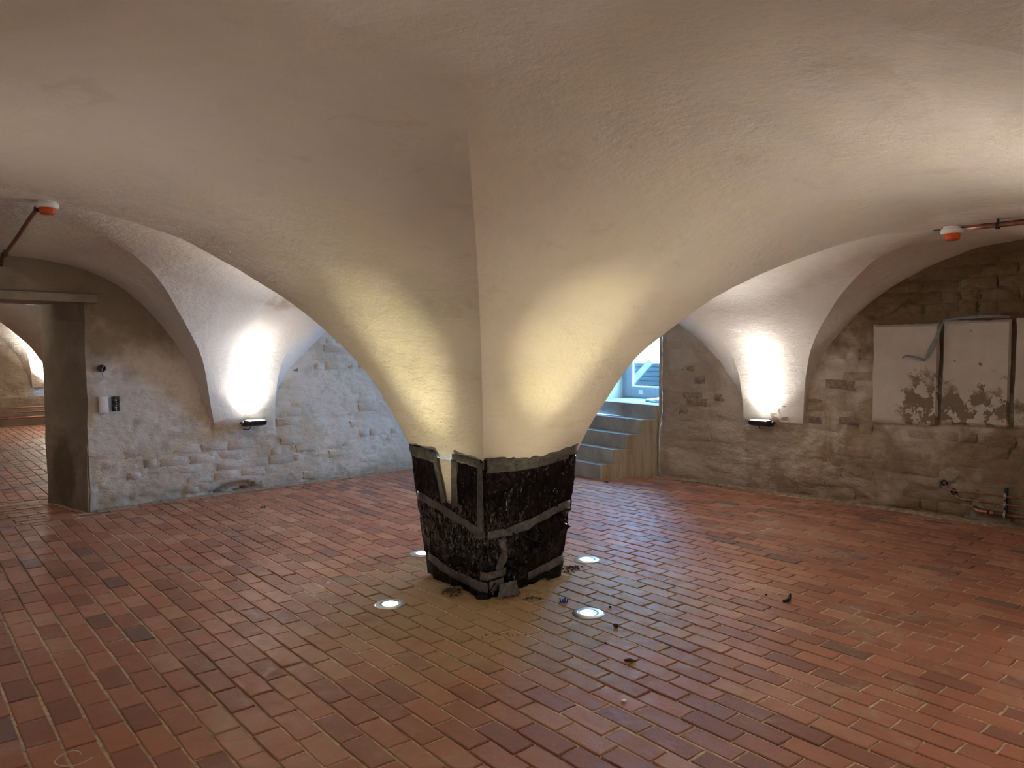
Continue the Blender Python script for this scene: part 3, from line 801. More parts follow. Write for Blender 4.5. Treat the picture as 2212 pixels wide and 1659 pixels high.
def mat_tape():
    t = NT('grey_tape'); p = t.pos()
    m = t.noise(p, 18, 5, 0.7, 0.8)
    c = t.mix(t.ramp(m, 0.36, 0.7), (0.055, 0.055, 0.055), (0.15, 0.142, 0.132))
    s = t.noise(t.scalev(p, (1, 1, 4)), 24, 4, 0.7)
    c = t.mix(t.ramp(s, 0.55, 0.75, 0, .6), c, (0.24, 0.21, 0.175))
    return t.fin(c, t.ramp(m, 0.3, 0.7, .28, .5), t.bump(t.noise(p, 40, 4, 0.7, 1.0), 0.5, 0.008), 0, 0.5)
M['plastic'] = mat_plastic(); M['tape'] = mat_tape()
CR = [np.array(q) for q in ((-1, 1), (-1.07, -.93), (1, -1), (1, 1))]
def wrap_base(s, z):
    """outline of the pillar at perimeter place s (0..4 from the back-left corner by the near corner) and height z"""
    s = s % 4; k = np.floor(s).astype(int); f = s - k
    A = np.array(CR)[k]; B = np.array(CR)[(k + 1) % 4]
    q = A + (B - A) * f[:, None]
    w = np.where(z < .8, .295 + (.372 - .295) * np.clip(z / .8, 0, 1) ** .85, .372 + (z - .8) * .14)
    nrm = np.array([(-1, 0), (0, -1), (1, 0), (0, 1)], float)[k]
    e = 0.09                                  # outward direction swings round at the corners
    nn = nrm.copy()
    pn = np.array([(-1, 0), (0, -1), (1, 0), (0, 1)], float)
    a = np.clip((f - (1 - e)) / (2 * e), 0, .5)[:, None]; nn = nn * (1 - a) + pn[(k + 1) % 4] * a
    b = np.clip((e - f) / (2 * e), 0, .5)[:, None]; nn = nn * (1 - b) + pn[(k - 1) % 4] * b
    nn /= np.linalg.norm(nn, axis=1)[:, None]
    return q * w[:, None], nn
def wrap_off(s, z):
    P = np.stack([s * 3, z * 1.0, s * 0], -1)
    wob = vnoise(np.stack([s * 1.5, z * 2.5, s * 0 + 2], -1), 5)
    pleat = 1 - abs(vnoise(np.stack([s * 13 + .8 * wob, z * 1.1, s * 0], -1), 81))
    pleat2 = 1 - abs(vnoise(np.stack([s * 27 + 1.2 * wob, z * 2.0, s * 0 + 6], -1), 82))
    diag = 1 - abs(vnoise(np.stack([s * 5 + z * 13, z * 3 - s * 2, s * 0], -1), 83))
    loose = np.exp(-((z - .30) / .20) ** 2)
    right = sstep(.95, 1.15, s) * sstep(2.2, 2.0, s)
    d = .010 + .010 * pleat ** 7 + .005 * pleat2 ** 6 + .026 * diag ** 7 * loose * (.25 + .75 * right) + .010 * loose * (fbm(P, 1.4, 85, 2) + .5)
    mid = abs((s % 1) - .5) * 2
    d = d + .012 * loose * (1 - mid ** 2)
    near = np.exp(-((s - 1.08) / .30) ** 2)
    d = d + np.clip(1 - z / .13, 0, 1) ** 1.8 * (.012 + .075 * near * (0.6 + .5 * fbm(P, 4, 86, 2)))
    cut = np.exp(-((z - .42) / .02) ** 2) * .010 + np.exp(-((z - .15) / .02) ** 2) * .008   # pulled in under the tape bands
    return np.maximum(d - cut, .007)
def wrap(s, z, extra=0.0):
    s = np.asarray(s, float).ravel(); z = np.asarray(z, float).ravel()
    q, nn = wrap_base(s, z); d = wrap_off(s, z) + extra
    xy = q + nn * d[:, None]
    return np.c_[xy[:, 0], xy[:, 1], z]
sheet = empty('plastic_sheet', (PX, PY, 0))
tag(sheet, 'black plastic sheeting taped round the foot of the central pillar', 'plastic sheet')
ns, nz = 300, 90
S = np.linspace(0, 4, ns); tt = np.linspace(0, 1, nz)
Sg, Tg = np.meshgrid(S, tt, indexing='ij')
top = .865 + .012 * fbm(np.stack([S * 4, S * 0, S * 0], -1), 2.2, 91, 3) + .018 * np.clip(1 - abs(S - .0) / .4, 0, 1) - .010 * np.clip(1 - abs(S - 1.0) / .4, 0, 1)
top[-1] = top[0]
bot = .004 + .05 * np.clip(fbm(np.stack([S * 5, S * 0 + 3, S * 0], -1), 1.4, 92, 3) + .15, 0, 1) * np.clip(abs(S - 1.05) * 2.2, 0, 1)
bot[-1] = bot[0]
Zg = bot[:, None] * (1 - Tg) + top[:, None] * Tg
Vw = wrap(Sg, Zg).reshape(ns, nz, 3)
Fw = gridfaces(ns, nz)
sc = Sg.ravel()[Fw].mean(1); zc = Zg.ravel()[Fw].mean(1)
lo = .36 + (.44 - .36) * np.clip((.84 - zc) / .30, 0, 1); hi = .615 + (.575 - .615) * np.clip((.84 - zc) / .30, 0, 1)
Fw = Fw[~((sc > lo) & (sc < hi) & (zc > .545))]
me = pydata('sheet', Vw.reshape(-1, 3), Fw); me.shade_smooth()
mobj('sheet', me, M['plastic'], sheet)
def tape(path, width, seed, extra=.004, n=26):
    """strip of tape along (s, z) way points, pressed on the wrinkled sheet"""
    path = np.array(path, float); d = np.r_[0, np.cumsum(np.hypot(np.diff(path[:, 0]) * .7, np.diff(path[:, 1])))]
    q = np.linspace(0, d[-1], n); s = np.interp(q, d, path[:, 0]); z = np.interp(q, d, path[:, 1])
    ds = np.gradient(s) * .7; dz = np.gradient(z); L = np.hypot(ds, dz); ds, dz = ds / L, dz / L
    rows = []; m = 5
    wv = width * (1 + .10 * fbm(np.stack([q * 8, q * 0 + seed, q * 0], -1), 1, seed, 2))
    for k in range(m):
        o = (k / (m - 1) - .5) * wv
        zz = np.maximum(z + ds * o, .006)
        rows.append(wrap(s - dz * o / .7, zz, extra + .003 * (1 - abs(k - 2) / 2) + .002 * fbm(np.stack([q * 30, q * 0 + k, q * 0], -1), 1, seed + 3, 2)))
    V = np.stack(rows, 1).reshape(-1, 3)
    me = pydata('tape', V, gridfaces(n, m)); me.shade_smooth()
    o = mobj('tape', me, M['tape'], sheet)
    md = o.modifiers.new('thick', 'SOLIDIFY'); md.thickness = .0012
tape([(-.02, .845), (.37, .825)], .075, 1)                         # top band left of the gap
tape([(.345, .84), (.43, .54)], .05, 2); tape([(.64, .83), (.60, .54)], .055, 3)   # either side of the gap
tape([(.62, .845), (.80, .84), (.96, .83)], .05, 13)
tape([(.955, .84), (.955, .38)], .042, 4)                          # down the near corner
tape([(.02, .55), (.35, .51), (.65, .46), (.97, .41)], .055, 5)    # mid band, left face
tape([(.90, .395), (1.25, .40), (1.55, .435), (1.97, .50)], .052, 6)  # mid band, right face
tape([(1.13, .37), (1.17, .27), (1.11, .17)], .05, 7)
tape([(.06, .155), (.30, .11), (.62, .085), (.98, .075), (1.18, .085)], .06, 8)   # foot band
tape([(.93, .14), (1.22, .15)], .05, 9)
tape([(1.50, .075), (1.72, .105), (2.0, .13)], .055, 10)
tape([(.99, .835), (1.3, .825), (1.65, .835), (2.02, .86)], .065, 11)  # top band, right face
tape([(1.02, .80), (1.35, .785), (1.7, .80), (1.9, .82)], .045, 12)
# loose flaps lying out on the floor at the near corner
def flap(A, B, C, D_, seed, mat):
    A, B, C, D_ = (np.array(q, float) for q in (A, B, C, D_)); n = 16
    u = np.linspace(0, 1, n)[:, None, None]; v = np.linspace(0, 1, n)[None, :, None]
    P = (A * (1 - u) + B * u) * (1 - v) + (D_ * (1 - u) + C * u) * v
    P[..., 2] += abs(np.sin(u[..., 0] * 9 + v[..., 0] * 3 + seed)) * .016 * (0.4 + v[..., 0]) + fbm(P, 30, seed, 2) * .004 + .004
    me = pydata('flap', (P - np.array([PX, PY, 0])).reshape(-1, 3), gridfaces(n, n)); me.shade_smooth()
    mobj('flap', me, mat, sheet)
flap((3.03, 3.38, .07), (3.03, 3.25, .09), (2.96, 3.27, .004), (2.97, 3.38, .004), 1, M['plastic'])
flap((3.05, 3.24, .085), (3.19, 3.245, .075), (3.15, 3.165, .004), (3.01, 3.215, .004), 2, M['tape'])
flap((3.00, 3.45, .06), (3.02, 3.36, .07), (2.95, 3.35, .004), (2.955, 3.41, .004), 3, M['plastic'])

# sand and crumbs at the foot
M['sand'] = simple('damp_sand', (0.36, 0.255, 0.14), 0.97, 0, 0.1, 0.2, 0.8, 120)
na, nr = 150, 9; A = np.linspace(0, 2 * math.pi, na); V = []
for i, a in enumerate(A):
    aa = a if i < na - 1 else A[0]
    c, s = math.cos(aa), math.sin(aa); r0 = .27 / max(abs(c), abs(s))
    e = .10 + .10 * (0.5 + fbm(np.array([[c * 2.3, s * 2.3, 0]]), 1.3, 95, 3)[0]) + .07 * max(0, math.cos(aa - math.radians(232)))
    for k in range(nr):
        q = k / (nr - 1); r = r0 + q * e
        x, y = PX + c * r, PY + s * r
        h = (.026 * (1 - q) ** 1.3 - .0035 * q) * (1 + .5 * mnoise.noise(Vector((x * 9, y * 9, 0)))) + .003 * mnoise.noise(Vector((x * 40, y * 40, 1)))
        V.append((x, y, h))
me = pydata('sand', V, gridfaces(na, nr)); me.shade_smooth()
tag(mobj('sand', me, M['sand']), 'ring of damp sand on the floor round the wrapped pillar', 'sand', kind='stuff')
def crumb_mesh(bm, c, r, seed, sq=.7):
    g = bmesh.ops.create_icosphere(bm, subdivisions=1, radius=r)
    for v in g['verts']:
        k = 1 + .45 * mnoise.noise(v.co / r * 1.3 + Vector((seed * 3.1, seed, 0)))
        v.co = Vector((v.co.x * k, v.co.y * k, v.co.z * k * sq)) + Vector(c)
def crumbs(name, cx, cy, rx, n, label, seed, rmin=.004, rmax=.014, ang=0.0, z0=.01):
    bm = bmesh.new(); r = random.Random(seed)
    for i in range(n):
        a = r.uniform(0, 6.283); q = r.random() ** .7
        x, y = q * rx[0] * math.cos(a), q * rx[1] * math.sin(a)
        x, y = x * math.cos(ang) - y * math.sin(ang), x * math.sin(ang) + y * math.cos(ang)
        rr = r.uniform(rmin, rmax) * (1.15 - .5 * q)
        crumb_mesh(bm, (cx + x, cy + y, z0 + rr * .4 + .012 * (1 - q)), rr, i + seed * 50)
    tag(obj(name, bm, M['crumb']), label, 'dirt', kind='stuff')
M['crumb'] = simple('dark_earth', (0.10, 0.075, 0.05), 0.97, 0, 0.1, 0.4)
crumbs('earth_crumbs', 2.905, 3.52, (.085, .06), 95, 'heap of dark earth crumbs in the sand left of the pillar', 1, .004, .012, .8)
crumbs('earth_crumbs', 3.19, 3.10, (.06, .03), 34, 'thin scatter of earth crumbs before the pillar near corner', 2, .003, .009, -.7, .0)
crumbs('earth_crumbs', 3.82, 3.34, (.11, .07), 60, 'brown earth crumbs on the floor right of the pillar', 3, .003, .010, .2, .0)
crumbs('earth_crumbs', 2.62, 2.83, (.22, .03), 26, 'line of small crumbs on bricks between the two near floor lights', 4, .002, .006, -.6, .0)
crumbs('mortar_crumbs', 7.30, 4.55, (.06, .45), 60, 'pale mortar crumbs along the foot of the right wall', 5, .003, .009, 0, .0)

# ------------------------------------------------------------------ lamps
M['steel'] = simple('brushed_steel', (0.62, 0.64, 0.66), 0.32, 0.9, 0.5, 0.04)
M['lamp_black'] = simple('black_lamp_housing', (0.012, 0.012, 0.013), 0.42, 0, 0.5, 0.1)
M['lens_up'] = emit('uplight_lens', (1.0, 0.97, 0.86), 6.0)
M['lens_rim'] = simple('frosted_lamp_rim', (0.55, 0.57, 0.58), 0.3, 0, 0.5, 0.05)
M['lens_fl'] = emit('floodlight_lens', (1.0, 0.97, 0.90), 5.0)
def uplight(x, y, label, tilt=(0, 0)):
    e = empty('floor_uplight', (x, y, .0)); tag(e, label, 'floor lamp', 'steel uplights sunk in the floor round the pillar')
    bm = bmesh.new(); lathe(bm, [(.058, .0045), (.060, .0062), (.086, .0055), (.0915, .002), (.0915, -.03), (.058, -.03), (.058, .0045)], 40)
    obj('ring', bm, M['steel'], e, smooth=True, angle=40)
    bm = bmesh.new(); lathe(bm, [(0, .0052), (.058, .0046)], 32); obj('glass', bm, M['lens_rim'], e)
    bm = bmesh.new(); lathe(bm, [(0, .0066), (.046, .0058)], 32); obj('lens', bm, M['lens_up'], e)
    for ang, pw in ((36, 1.5), (70, .55)):       # narrow core and soft spill of the same reflector lamp
        L = bpy.data.lights.new('uplight_lamp', 'SPOT'); L.energy = UP_W * math.pi * pw; L.color = UP_C; L.spot_size = math.radians(ang); L.spot_blend = 1.0; L.shadow_soft_size = .03
        o = bpy.data.objects.new('uplight_lamp', L); link(o, e); o.location = (0, 0, .03)
        o.rotation_euler = Vector((tilt[0], tilt[1], 1)).to_track_quat('-Z', 'Y').to_euler()
uplight(2.52, 3.62, 'glowing round steel floor uplight before the left face of the wrapped pillar', (.10, 0))
uplight(3.24, 2.71, 'glowing steel floor uplight nearest the viewer, right of the pillar near corner', (0, .10))
uplight(4.07, 3.42, 'glowing steel floor uplight behind the pillar on its right', (-.10, 0))
uplight(3.33, 4.37, 'floor uplight half hidden behind the left edge of the black plastic', (0, -.10))

def floodlight(x, y, z, rz, label, power, group='black floodlights on the wall piers', tilt=0.0, spread=108, spill=11.5, core=.30):
    """local +Y points out of the wall into the room"""
    e = empty('floodlight', (x, y, z), rz); tag(e, label, 'floodlight', group)
    prof = [(.035, -.062), (.030, -.048), (.072, -.004), (.080, .0), (.222, .0), (.226, -.010), (.212, -.036), (.186, -.050), (.150, -.052), (.128, -.060)]
    bm = bmesh.new(); prism(bm, prof, -.095, .095)
    bmesh.ops.bevel(bm, geom=[q for q in bm.edges], offset=.003, segments=1, affect='EDGES')
    obj('housing', bm, M['lamp_black'], e)
    bm = bmesh.new(); box(bm, (0, .151, .003), (.186, .144, .006), bevel=.002); obj('front_frame', bm, M['steel'], e)
    bm = bmesh.new(); box(bm, (0, .151, .0068), (.156, .112, .002)); obj('lens', bm, M['lens_fl'], e)
    bm = bmesh.new()   # yoke
    for sx in (-1, 1): box(bm, (sx * .100, .08, -.030), (.004, .11, .022), bevel=.001)
    box(bm, (0, .018, -.030), (.204, .006, .026), bevel=.001)
    obj('bracket', bm, M['lamp_black'], e)
    for sx in (-1, 1):
        bm = bmesh.new(); lathe(bm, [(0, .008), (.010, .008), (.012, 0), (0, 0)], 12, (sx * .102, .088, -.014), Matrix.Rotation(sx * math.pi / 2, 3, 'Y'))
        obj('knob', bm, M['steel'], e)
    bm = bmesh.new()
    tube(bm, [(.03, .11, -.056), (.03, .105, -.075), (.035, .085, -.092), (.045, .055, -.098), (.06, .02, -.095), (.065, -.02, -.09)], .0045, 8); obj('cable', bm, M['lamp_black'], e, smooth=True)
    for pw, sp_, tl in ((power * core, 46, tilt - .04), (power, spread, tilt), (power * spill, 92, 1.18)):      # reflector core and wide spill
        L = bpy.data.lights.new('flood_lamp', 'AREA'); L.shape = 'RECTANGLE'; L.size = .15; L.size_y = .11; L.energy = pw; L.color = FLOOD_C; L.spread = math.radians(sp_)
        o = bpy.data.objects.new('flood_lamp', L); link(o, e); o.location = (0, .151, .014); o.rotation_euler = (math.pi - tl, 0, 0)
floodlight(3.53, YL - .0, .755, math.pi, 'black floodlight glaring up from the left wall pier', FLOOD_W, tilt=-.08)
floodlight(XR - .0, 3.78, .760, math.pi / 2, 'black floodlight glaring up from the right wall pier', FLOOD_W, tilt=-.08)
floodlight(3.40, YF + .0, .755, 0, 'black floodlight on the near wall beside the viewer', FLOOD_W * 4.6, tilt=.0, spread=112, spill=.4)
floodlight(XB + .0, 3.60, .755, -math.pi / 2, 'black floodlight on the near wall behind the viewer', FLOOD_W * 1.0, tilt=.1, spread=115, spill=.8)
floodlight(XB + .0, .25, .755, -math.pi / 2, 'unseen black floodlight added in the near corner to fill the near vault', FLOOD_W * 2.1, tilt=.28, spread=150, spill=.1)  # extra lamp out of view, added to brighten the near vault
floodlight(3.87, Y2B - .0, .80, math.pi, 'black floodlight in the room beyond the doorway', FLOOD_W * 10, tilt=-.05, spread=110, spill=.7)
floodlight(.4, Y2A + .0, .80, 0, 'unseen black floodlight added on the near wall of the room beyond the doorway', FLOOD_W * 6, tilt=.5, spread=150, spill=.5)  # added out of sight to lift the dark far wall of that room

# ------------------------------------------------------------------ alarms, conduits and pipes
from mathutils.bvhtree import BVHTree
def bvh(o):
    m = o.data; return BVHTree.FromPolygons([v.co.copy() for v in m.vertices], [tuple(p.vertices) for p in m.polygons])
CB = bvh(ceil)
def ceil_at(x, y, z0=1.2):
    h = CB.ray_cast(Vector((x, y, z0)), Vector((0, 0, 1))); return (h[0].z, h[1]) if h[0] else (2.3, Vector((0, 0, -1)))
M['white_plastic'] = simple('white_plastic', (0.84, 0.83, 0.81), 0.4, 0, 0.5, 0.04)
M['orange'] = simple('orange_lens', (0.62, 0.085, 0.012), 0.25, 0, 0.5, 0.12)
M['copper'] = simple('copper', (0.40, 0.205, 0.135), 0.33, 0.9, 0.5, 0.25, 0.1, 60)
M['copper_dull'] = simple('dull_copper', (0.26, 0.10, 0.05), 0.5, 0.5, 0.5, 0.2)
M['zinc'] = simple('zinc_steel', (0.55, 0.56, 0.56), 0.3, 0.9, 0.5, 0.1)
M['dark_metal'] = simple('dark_steel', (0.055, 0.052, 0.05), 0.45, 0.7, 0.5, 0.15)
def alarm(x, y, label):
    z, nrm = ceil_at(x, y); e = empty('fire_alarm', (x, y, z)); tag(e, label, 'alarm')
    bm = bmesh.new(); lathe(bm, [(0, .02), (.050, .02), (.052, -.010), (.064, -.014), (.066, -.020), (.066, -.036), (.060, -.043), (0, -.043)], 32); obj('base', bm, M['white_plastic'], e, smooth=True, angle=35)
    bm = bmesh.new(); lathe(bm, [(0, -.040), (.047, -.040), (.047, -.044), (.043, -.078), (.034, -.084), (0, -.085)], 32); obj('lens', bm, M['orange'], e, smooth=True, angle=35)
alarm(1.235, 5.50, 'white fire alarm with orange lens on the left vault crown')
alarm(5.377, 1.50, 'white fire alarm with orange lens on the right vault crown')
def clip(x, y, z, ax, r, par, mat, up):
    bm = bmesh.new()
    rot = Matrix.Rotation(ax, 3, 'Z') @ Matrix.Rotation(math.pi / 2, 3, 'X')
    lathe(bm, [(r, -.010), (r + .006, -.010), (r + .006, .010), (r, .010), (r, -.010)], 16, (x, y, z), rot)
    box(bm, (x, y, z + r + up / 2), (.012, .012, up + .01))
    box(bm, (x + .018 * math.cos(ax), y + .018 * math.sin(ax), z + r * .6), (.02, .014, .008), Matrix.Rotation(ax, 3, 'Z'))
    o = obj('clip', bm, mat, par); return o
# left conduit: along the crown to the doorway wall
e = empty('ceiling_conduit', (0, 0, 0)); tag(e, 'reddish copper conduit running from the left fire alarm to the doorway wall', 'conduit')
pts = []
for k in range(15):
    q = k / 14; x, y = 1.20 + .16 * q, 5.58 + 1.98 * q; z, _ = ceil_at(x, y); pts.append((x, y, z - .034))
pts = [(p[0], p[1], sum(pts[min(max(i + j, 0), 14)][2] for j in (-2, -1, 0, 1, 2)) / 5 - .004) for i, p in enumerate(pts)]
bm = bmesh.new(); tube(bm, pts + [(1.36, 7.60, pts[-1][2] - .03), (1.362, 7.64, pts[-1][2] - .07)], .014, 12); obj('tube', bm, M['copper_dull'], e, smooth=True)
for i in (0, 13):
    p = pts[i]; clip(p[0], p[1], p[2], .08, .0145, e, M['dark_metal'], .02)
# right conduit: along the crown towards the near wall
e = empty('ceiling_conduit', (0, 0, 0)); tag(e, 'bright copper pipe clipped to the right vault beside the fire alarm', 'conduit')
pts = []
for k in range(15):
    q = k / 14; x, y = 5.16 + .02 * q, 1.36 - 1.7 * q; z, _ = ceil_at(x, y); pts.append([x, y, z - .034])
zz = min(p[2] for p in pts[:10])
bm = bmesh.new(); tube(bm, [(p[0], p[1], min(p[2], zz + .012)) for p in pts], .0135, 12); obj('tube', bm, M['copper'], e, smooth=True)
for yy in (1.20, .5):
    z, _ = ceil_at(5.16, yy); clip(5.163, yy, zz + .008, .0, .014, e, M['dark_metal'], max(z - zz - .02, .01))
bm = bmesh.new(); tube(bm, [(5.41, 1.62, ceil_at(5.41, 1.62)[0] - .006), (5.38, 1.50, ceil_at(5.38, 1.5)[0] - .012), (5.30, 1.30, ceil_at(5.30, 1.30)[0] - .008), (5.25, .9, ceil_at(5.25, .9)[0] - .006)], .004, 6); obj('cable', bm, M['lamp_black'], e, smooth=True)

# heating pipes on the right wall
def wallpipe(y0, z, r, xo, label, elbow=False):
    e = empty('copper_pipe', (XR - xo, y0, z)); tag(e, label, 'pipe')
    bm = bmesh.new()
    if elbow: tube(bm, [(0, -.05, 0), (0, -2.2, 0)], r, 14)
    else:
        tube(bm, [(xo + .01, .055, .050), (xo * .75, .050, .042), (xo * .4, .032, .020), (xo * .1, .008, .004), (0, -.03, 0), (0, -.06, 0), (0, -2.2, 0)], r, 12)
    obj('tube', bm, M['copper'], e, smooth=True)
    if elbow:
        bm = bmesh.new(); tube(bm, [(xo + .01, .035, .012), (xo * .6, .032, .010), (xo * .25, .018, .005), (.004, -.02, 0), (0, -.06, 0)], r * 1.22, 14); tube(bm, [(0, -.055, 0), (0, -.075, 0)], r * 1.4, 14); tube(bm, [(0, -.09, 0), (0, -.12, 0)], r * 1.25, 14)
        obj('elbow', bm, M['copper'], e, smooth=True, angle=40)
    else:
        bm = bmesh.new(); lathe(bm, [(r * 1.3, .0), (r * 3.0, .002), (r * 3.4, .0), (r * 3.0, -.006)], 20, (xo - .034, .055, .050), Matrix.Rotation(math.pi / 2, 3, 'Y')); obj('sleeve', bm, M['lamp_black'], e)
wallpipe(2.02, .262, .0085, .075, 'upper thin copper pipe leaving the right wall')
wallpipe(1.94, .192, .0085, .075, 'lower thin copper pipe leaving the right wall')
wallpipe(1.80, .105, .020, .070, 'thick copper pipe with an elbow low on the right wall', True)
e = empty('pipe_rail', (XR, 1.60, .1)); tag(e, 'slotted steel rail with three pipe clamps on the right wall', 'pipe rail')
bm = bmesh.new(); box(bm, (-.028, 0, .10), (.026, .024, .25), bevel=.002)
obj('rail', bm, M['dark_metal'], e)
for zc, r, xo in ((.162, .0095, .075), (.092, .0095, .075), (.005, .022, .070)):
    bm = bmesh.new(); lathe(bm, [(r, -.009), (r + .005, -.009), (r + .005, .009), (r, .009), (r, -.009)], 18, (-xo, 0, zc), Matrix.Rotation(math.pi / 2, 3, 'X'))
    box(bm, (-xo, 0, zc + r + .008), (.012, .014, .018)); box(bm, (-xo, 0, zc - r - .006), (.012, .014, .014)); box(bm, (-xo * .72, 0, zc), (xo * .45, .010, .010))
    obj('clamp', bm, M['zinc'], e)
# patch of grey filler where the pipes leave the wall
M['filler'] = simple('grey_filler', (0.36, 0.315, 0.255), 0.9, 0, 0.15, 0.12, 0.4, 40)
def wallpatch(name, cy, cz, ry, rz, seed, ang=0.0, th=.012):
    bm = bmesh.new(); n = 26; d = float(relief_right(np.array([[cy]]), np.array([[cz]]))[0, 0])
    ctr = bm.verts.new((XR - d - th, cy, cz)); rings = []
    for q, t_ in ((.55, th), (.9, th * .8), (1.05, -.012)):
        ring = []
        for k in range(n):
            a = 2 * math.pi * k / n; w = 1 + .28 * mnoise.noise(Vector((math.cos(a) * 1.4, math.sin(a) * 1.4, seed)))
            yy, z2 = q * w * ry * math.cos(a), q * w * rz * math.sin(a)
            ring.append(bm.verts.new((XR - d - t_, cy + yy * math.cos(ang) - z2 * math.sin(ang), cz + yy * math.sin(ang) + z2 * math.cos(ang))))
        rings.append(ring)
    for k in range(n):
        bm.faces.new((ctr, rings[0][k], rings[0][(k + 1) % n]))
        for a, b in zip(rings, rings[1:]): bm.faces.new((a[k], b[k], b[(k + 1) % n], a[(k + 1) % n]))
    bmesh.ops.recalc_face_normals(bm, faces=bm.faces)
    return obj(name, bm, M['filler'], wr, smooth=True)
wallpatch('filler_patch', 2.06, .37, .11, .07, 1, -.5); wallpatch('filler_patch', 1.95, .25, .13, .07, 2); wallpatch('filler_patch', 1.83, .10, .14, .085, 3)
# pipes along the far wall of the room beyond
for z, r, lb in ((.36, .016, 'top copper pipe along the far wall beyond the doorway'), (.27, .016, 'middle copper pipe along the far wall beyond the doorway'), (.16, .026, 'thick bottom copper pipe along the far wall beyond the doorway')):
    e = empty('copper_pipe', (1.0, Y2B - .10, z)); tag(e, lb, 'pipe')
    bm = bmesh.new(); tube(bm, [(0, 0, 0), (5.6, 0, 0)], r, 10); obj('tube', bm, M['copper'], e, smooth=True)
    for x in (1.2, 3.4):
        bm = bmesh.new(); box(bm, (x, .05, 0), (.02, .11, .012)); lathe(bm, [(r, -.01), (r + .006, -.01), (r + .006, .01), (r, .01), (r, -.01)], 12, (x, 0, 0), Matrix.Rotation(math.pi / 2, 3, 'Y')); obj('clamp', bm, M['zinc'], e)

# ------------------------------------------------------------------ switches on the left wall
M['black_plastic'] = simple('black_socket_insert', (0.02, 0.02, 0.02), 0.4, 0, 0.5, 0.1)
def dl(u, z): return float(relief_left(np.array([[u]]), np.array([[z]]))[0, 0])
e = empty('light_switch', (2.125, YL - .012, .99)); tag(e, 'white double rocker light switch on the wall beside the doorway', 'switch')
bm = bmesh.new(); box(bm, (0, .004, 0), (.081, .034, .152), bevel=.004); obj('frame', bm, M['white_plastic'], e, smooth=True, angle=35)
for s in (-1, 1):
    bm = bmesh.new(); box(bm, (0, -.015, s * .0355), (.058, .010, .063), Matrix.Rotation(math.radians(4), 3, 'X'), bevel=.003); obj('rocker', bm, M['white_plastic'], e, smooth=True, angle=35)
e = empty('power_socket', (2.232, YL - .006, .99)); tag(e, 'uncovered black double power socket right of the white switch', 'socket')
bm = bmesh.new()
for s in (-1, 1): box(bm, (0, .006, s * .0355), (.070, .022, .070), bevel=.008)
obj('mounting_frame', bm, M['dark_metal'], e, smooth=True, angle=35)
RX = Matrix.Rotation(math.pi / 2, 3, 'X')
for s in (-1, 1):
    bm = bmesh.new(); lathe(bm, [(.030, .004), (.030, .014), (.026, .016), (.020, .016), (.019, .002), (0, .002)], 26, (0, 0, s * .0355), RX); obj('insert', bm, M['black_plastic'], e, smooth=True, angle=35)
    bm = bmesh.new(); lathe(bm, [(0, .006), (.008, .006), (.009, .0), (0, 0)], 12, (0, -.003, s * .0355), RX); box(bm, (.0, -.016, s * .0355 + .022), (.008, .004, .008)); box(bm, (.0, -.016, s * .0355 - .022), (.008, .004, .008)); obj('contact', bm, M['zinc'], e)
e = empty('cable_outlet', (2.118, YL - .004, 1.325)); tag(e, 'round black outlet hole with a loose cable in the left wall', 'outlet')
bm = bmesh.new(); lathe(bm, [(.034, -.012), (.034, .013), (.031, .013), (.031, -.02), (0, -.02)], 28, (0, 0, 0), RX); obj('box', bm, M['black_plastic'], e, smooth=True, angle=35)
M['cable_grey'] = simple('grey_cable', (0.42, 0.36, 0.33), 0.5, 0, 0.4, 0.05)
bm = bmesh.new(); tube(bm, [(.012, .01, .012), (.014, -.02, .020), (.004, -.030, .014), (-.004, -.028, -.01), (-.004, -.022, -.04), (.004, -.015, -.066), (.012, -.010, -.085)], .0035, 8); obj('cable', bm, M['cable_grey'], e, smooth=True)

# ------------------------------------------------------------------ white panels and the peeled strip on the right wall
def mat_panel():
    t = NT('white_painted_panel'); p = t.pos()
    n = t.noise(p, 6, 5, 0.6); f = t.noise(p, 70, 4, 0.6)
    c = t.mix(t.ramp(n, 0.35, 0.7), (0.56, 0.51, 0.46), (0.62, 0.575, 0.53))
    pk = t.noise(p, 9, 6, 0.62)
    warp = t.math('MULTIPLY', t.math('SUBTRACT', t.noise(p, 7, 5, 0.7), 0.5), 2.2)
    peel = t.math('MAXIMUM', t.blob(p, (7.4, 2.26, .98), (.3, .20, .30), 0.5, warp), t.blob(p, (7.4, 1.90, .97), (.3, .40, .17), 0.5, warp))
    m = t.math('MULTIPLY', peel, t.ramp(pk, 0.475, 0.495))
    m = t.math('MAXIMUM', m, t.math('MULTIPLY', t.blob(p, (7.4, 1.85, 1.2), (.3, .3, .42), .5, warp), t.ramp(pk, 0.63, 0.65)))
    c = t.mix(m, c, (0.235, 0.185, 0.135))
    h = t.math('SUBTRACT', 1.0, m)
    n1 = t.bump(h, 0.6, 0.006); n2 = t.bump(n, 0.3, 0.02, n1); n3 = t.bump(f, 0.2, 0.004, n2)
    return t.fin(c, 0.85, n3, 0, 0.15)
M['panel'] = mat_panel()
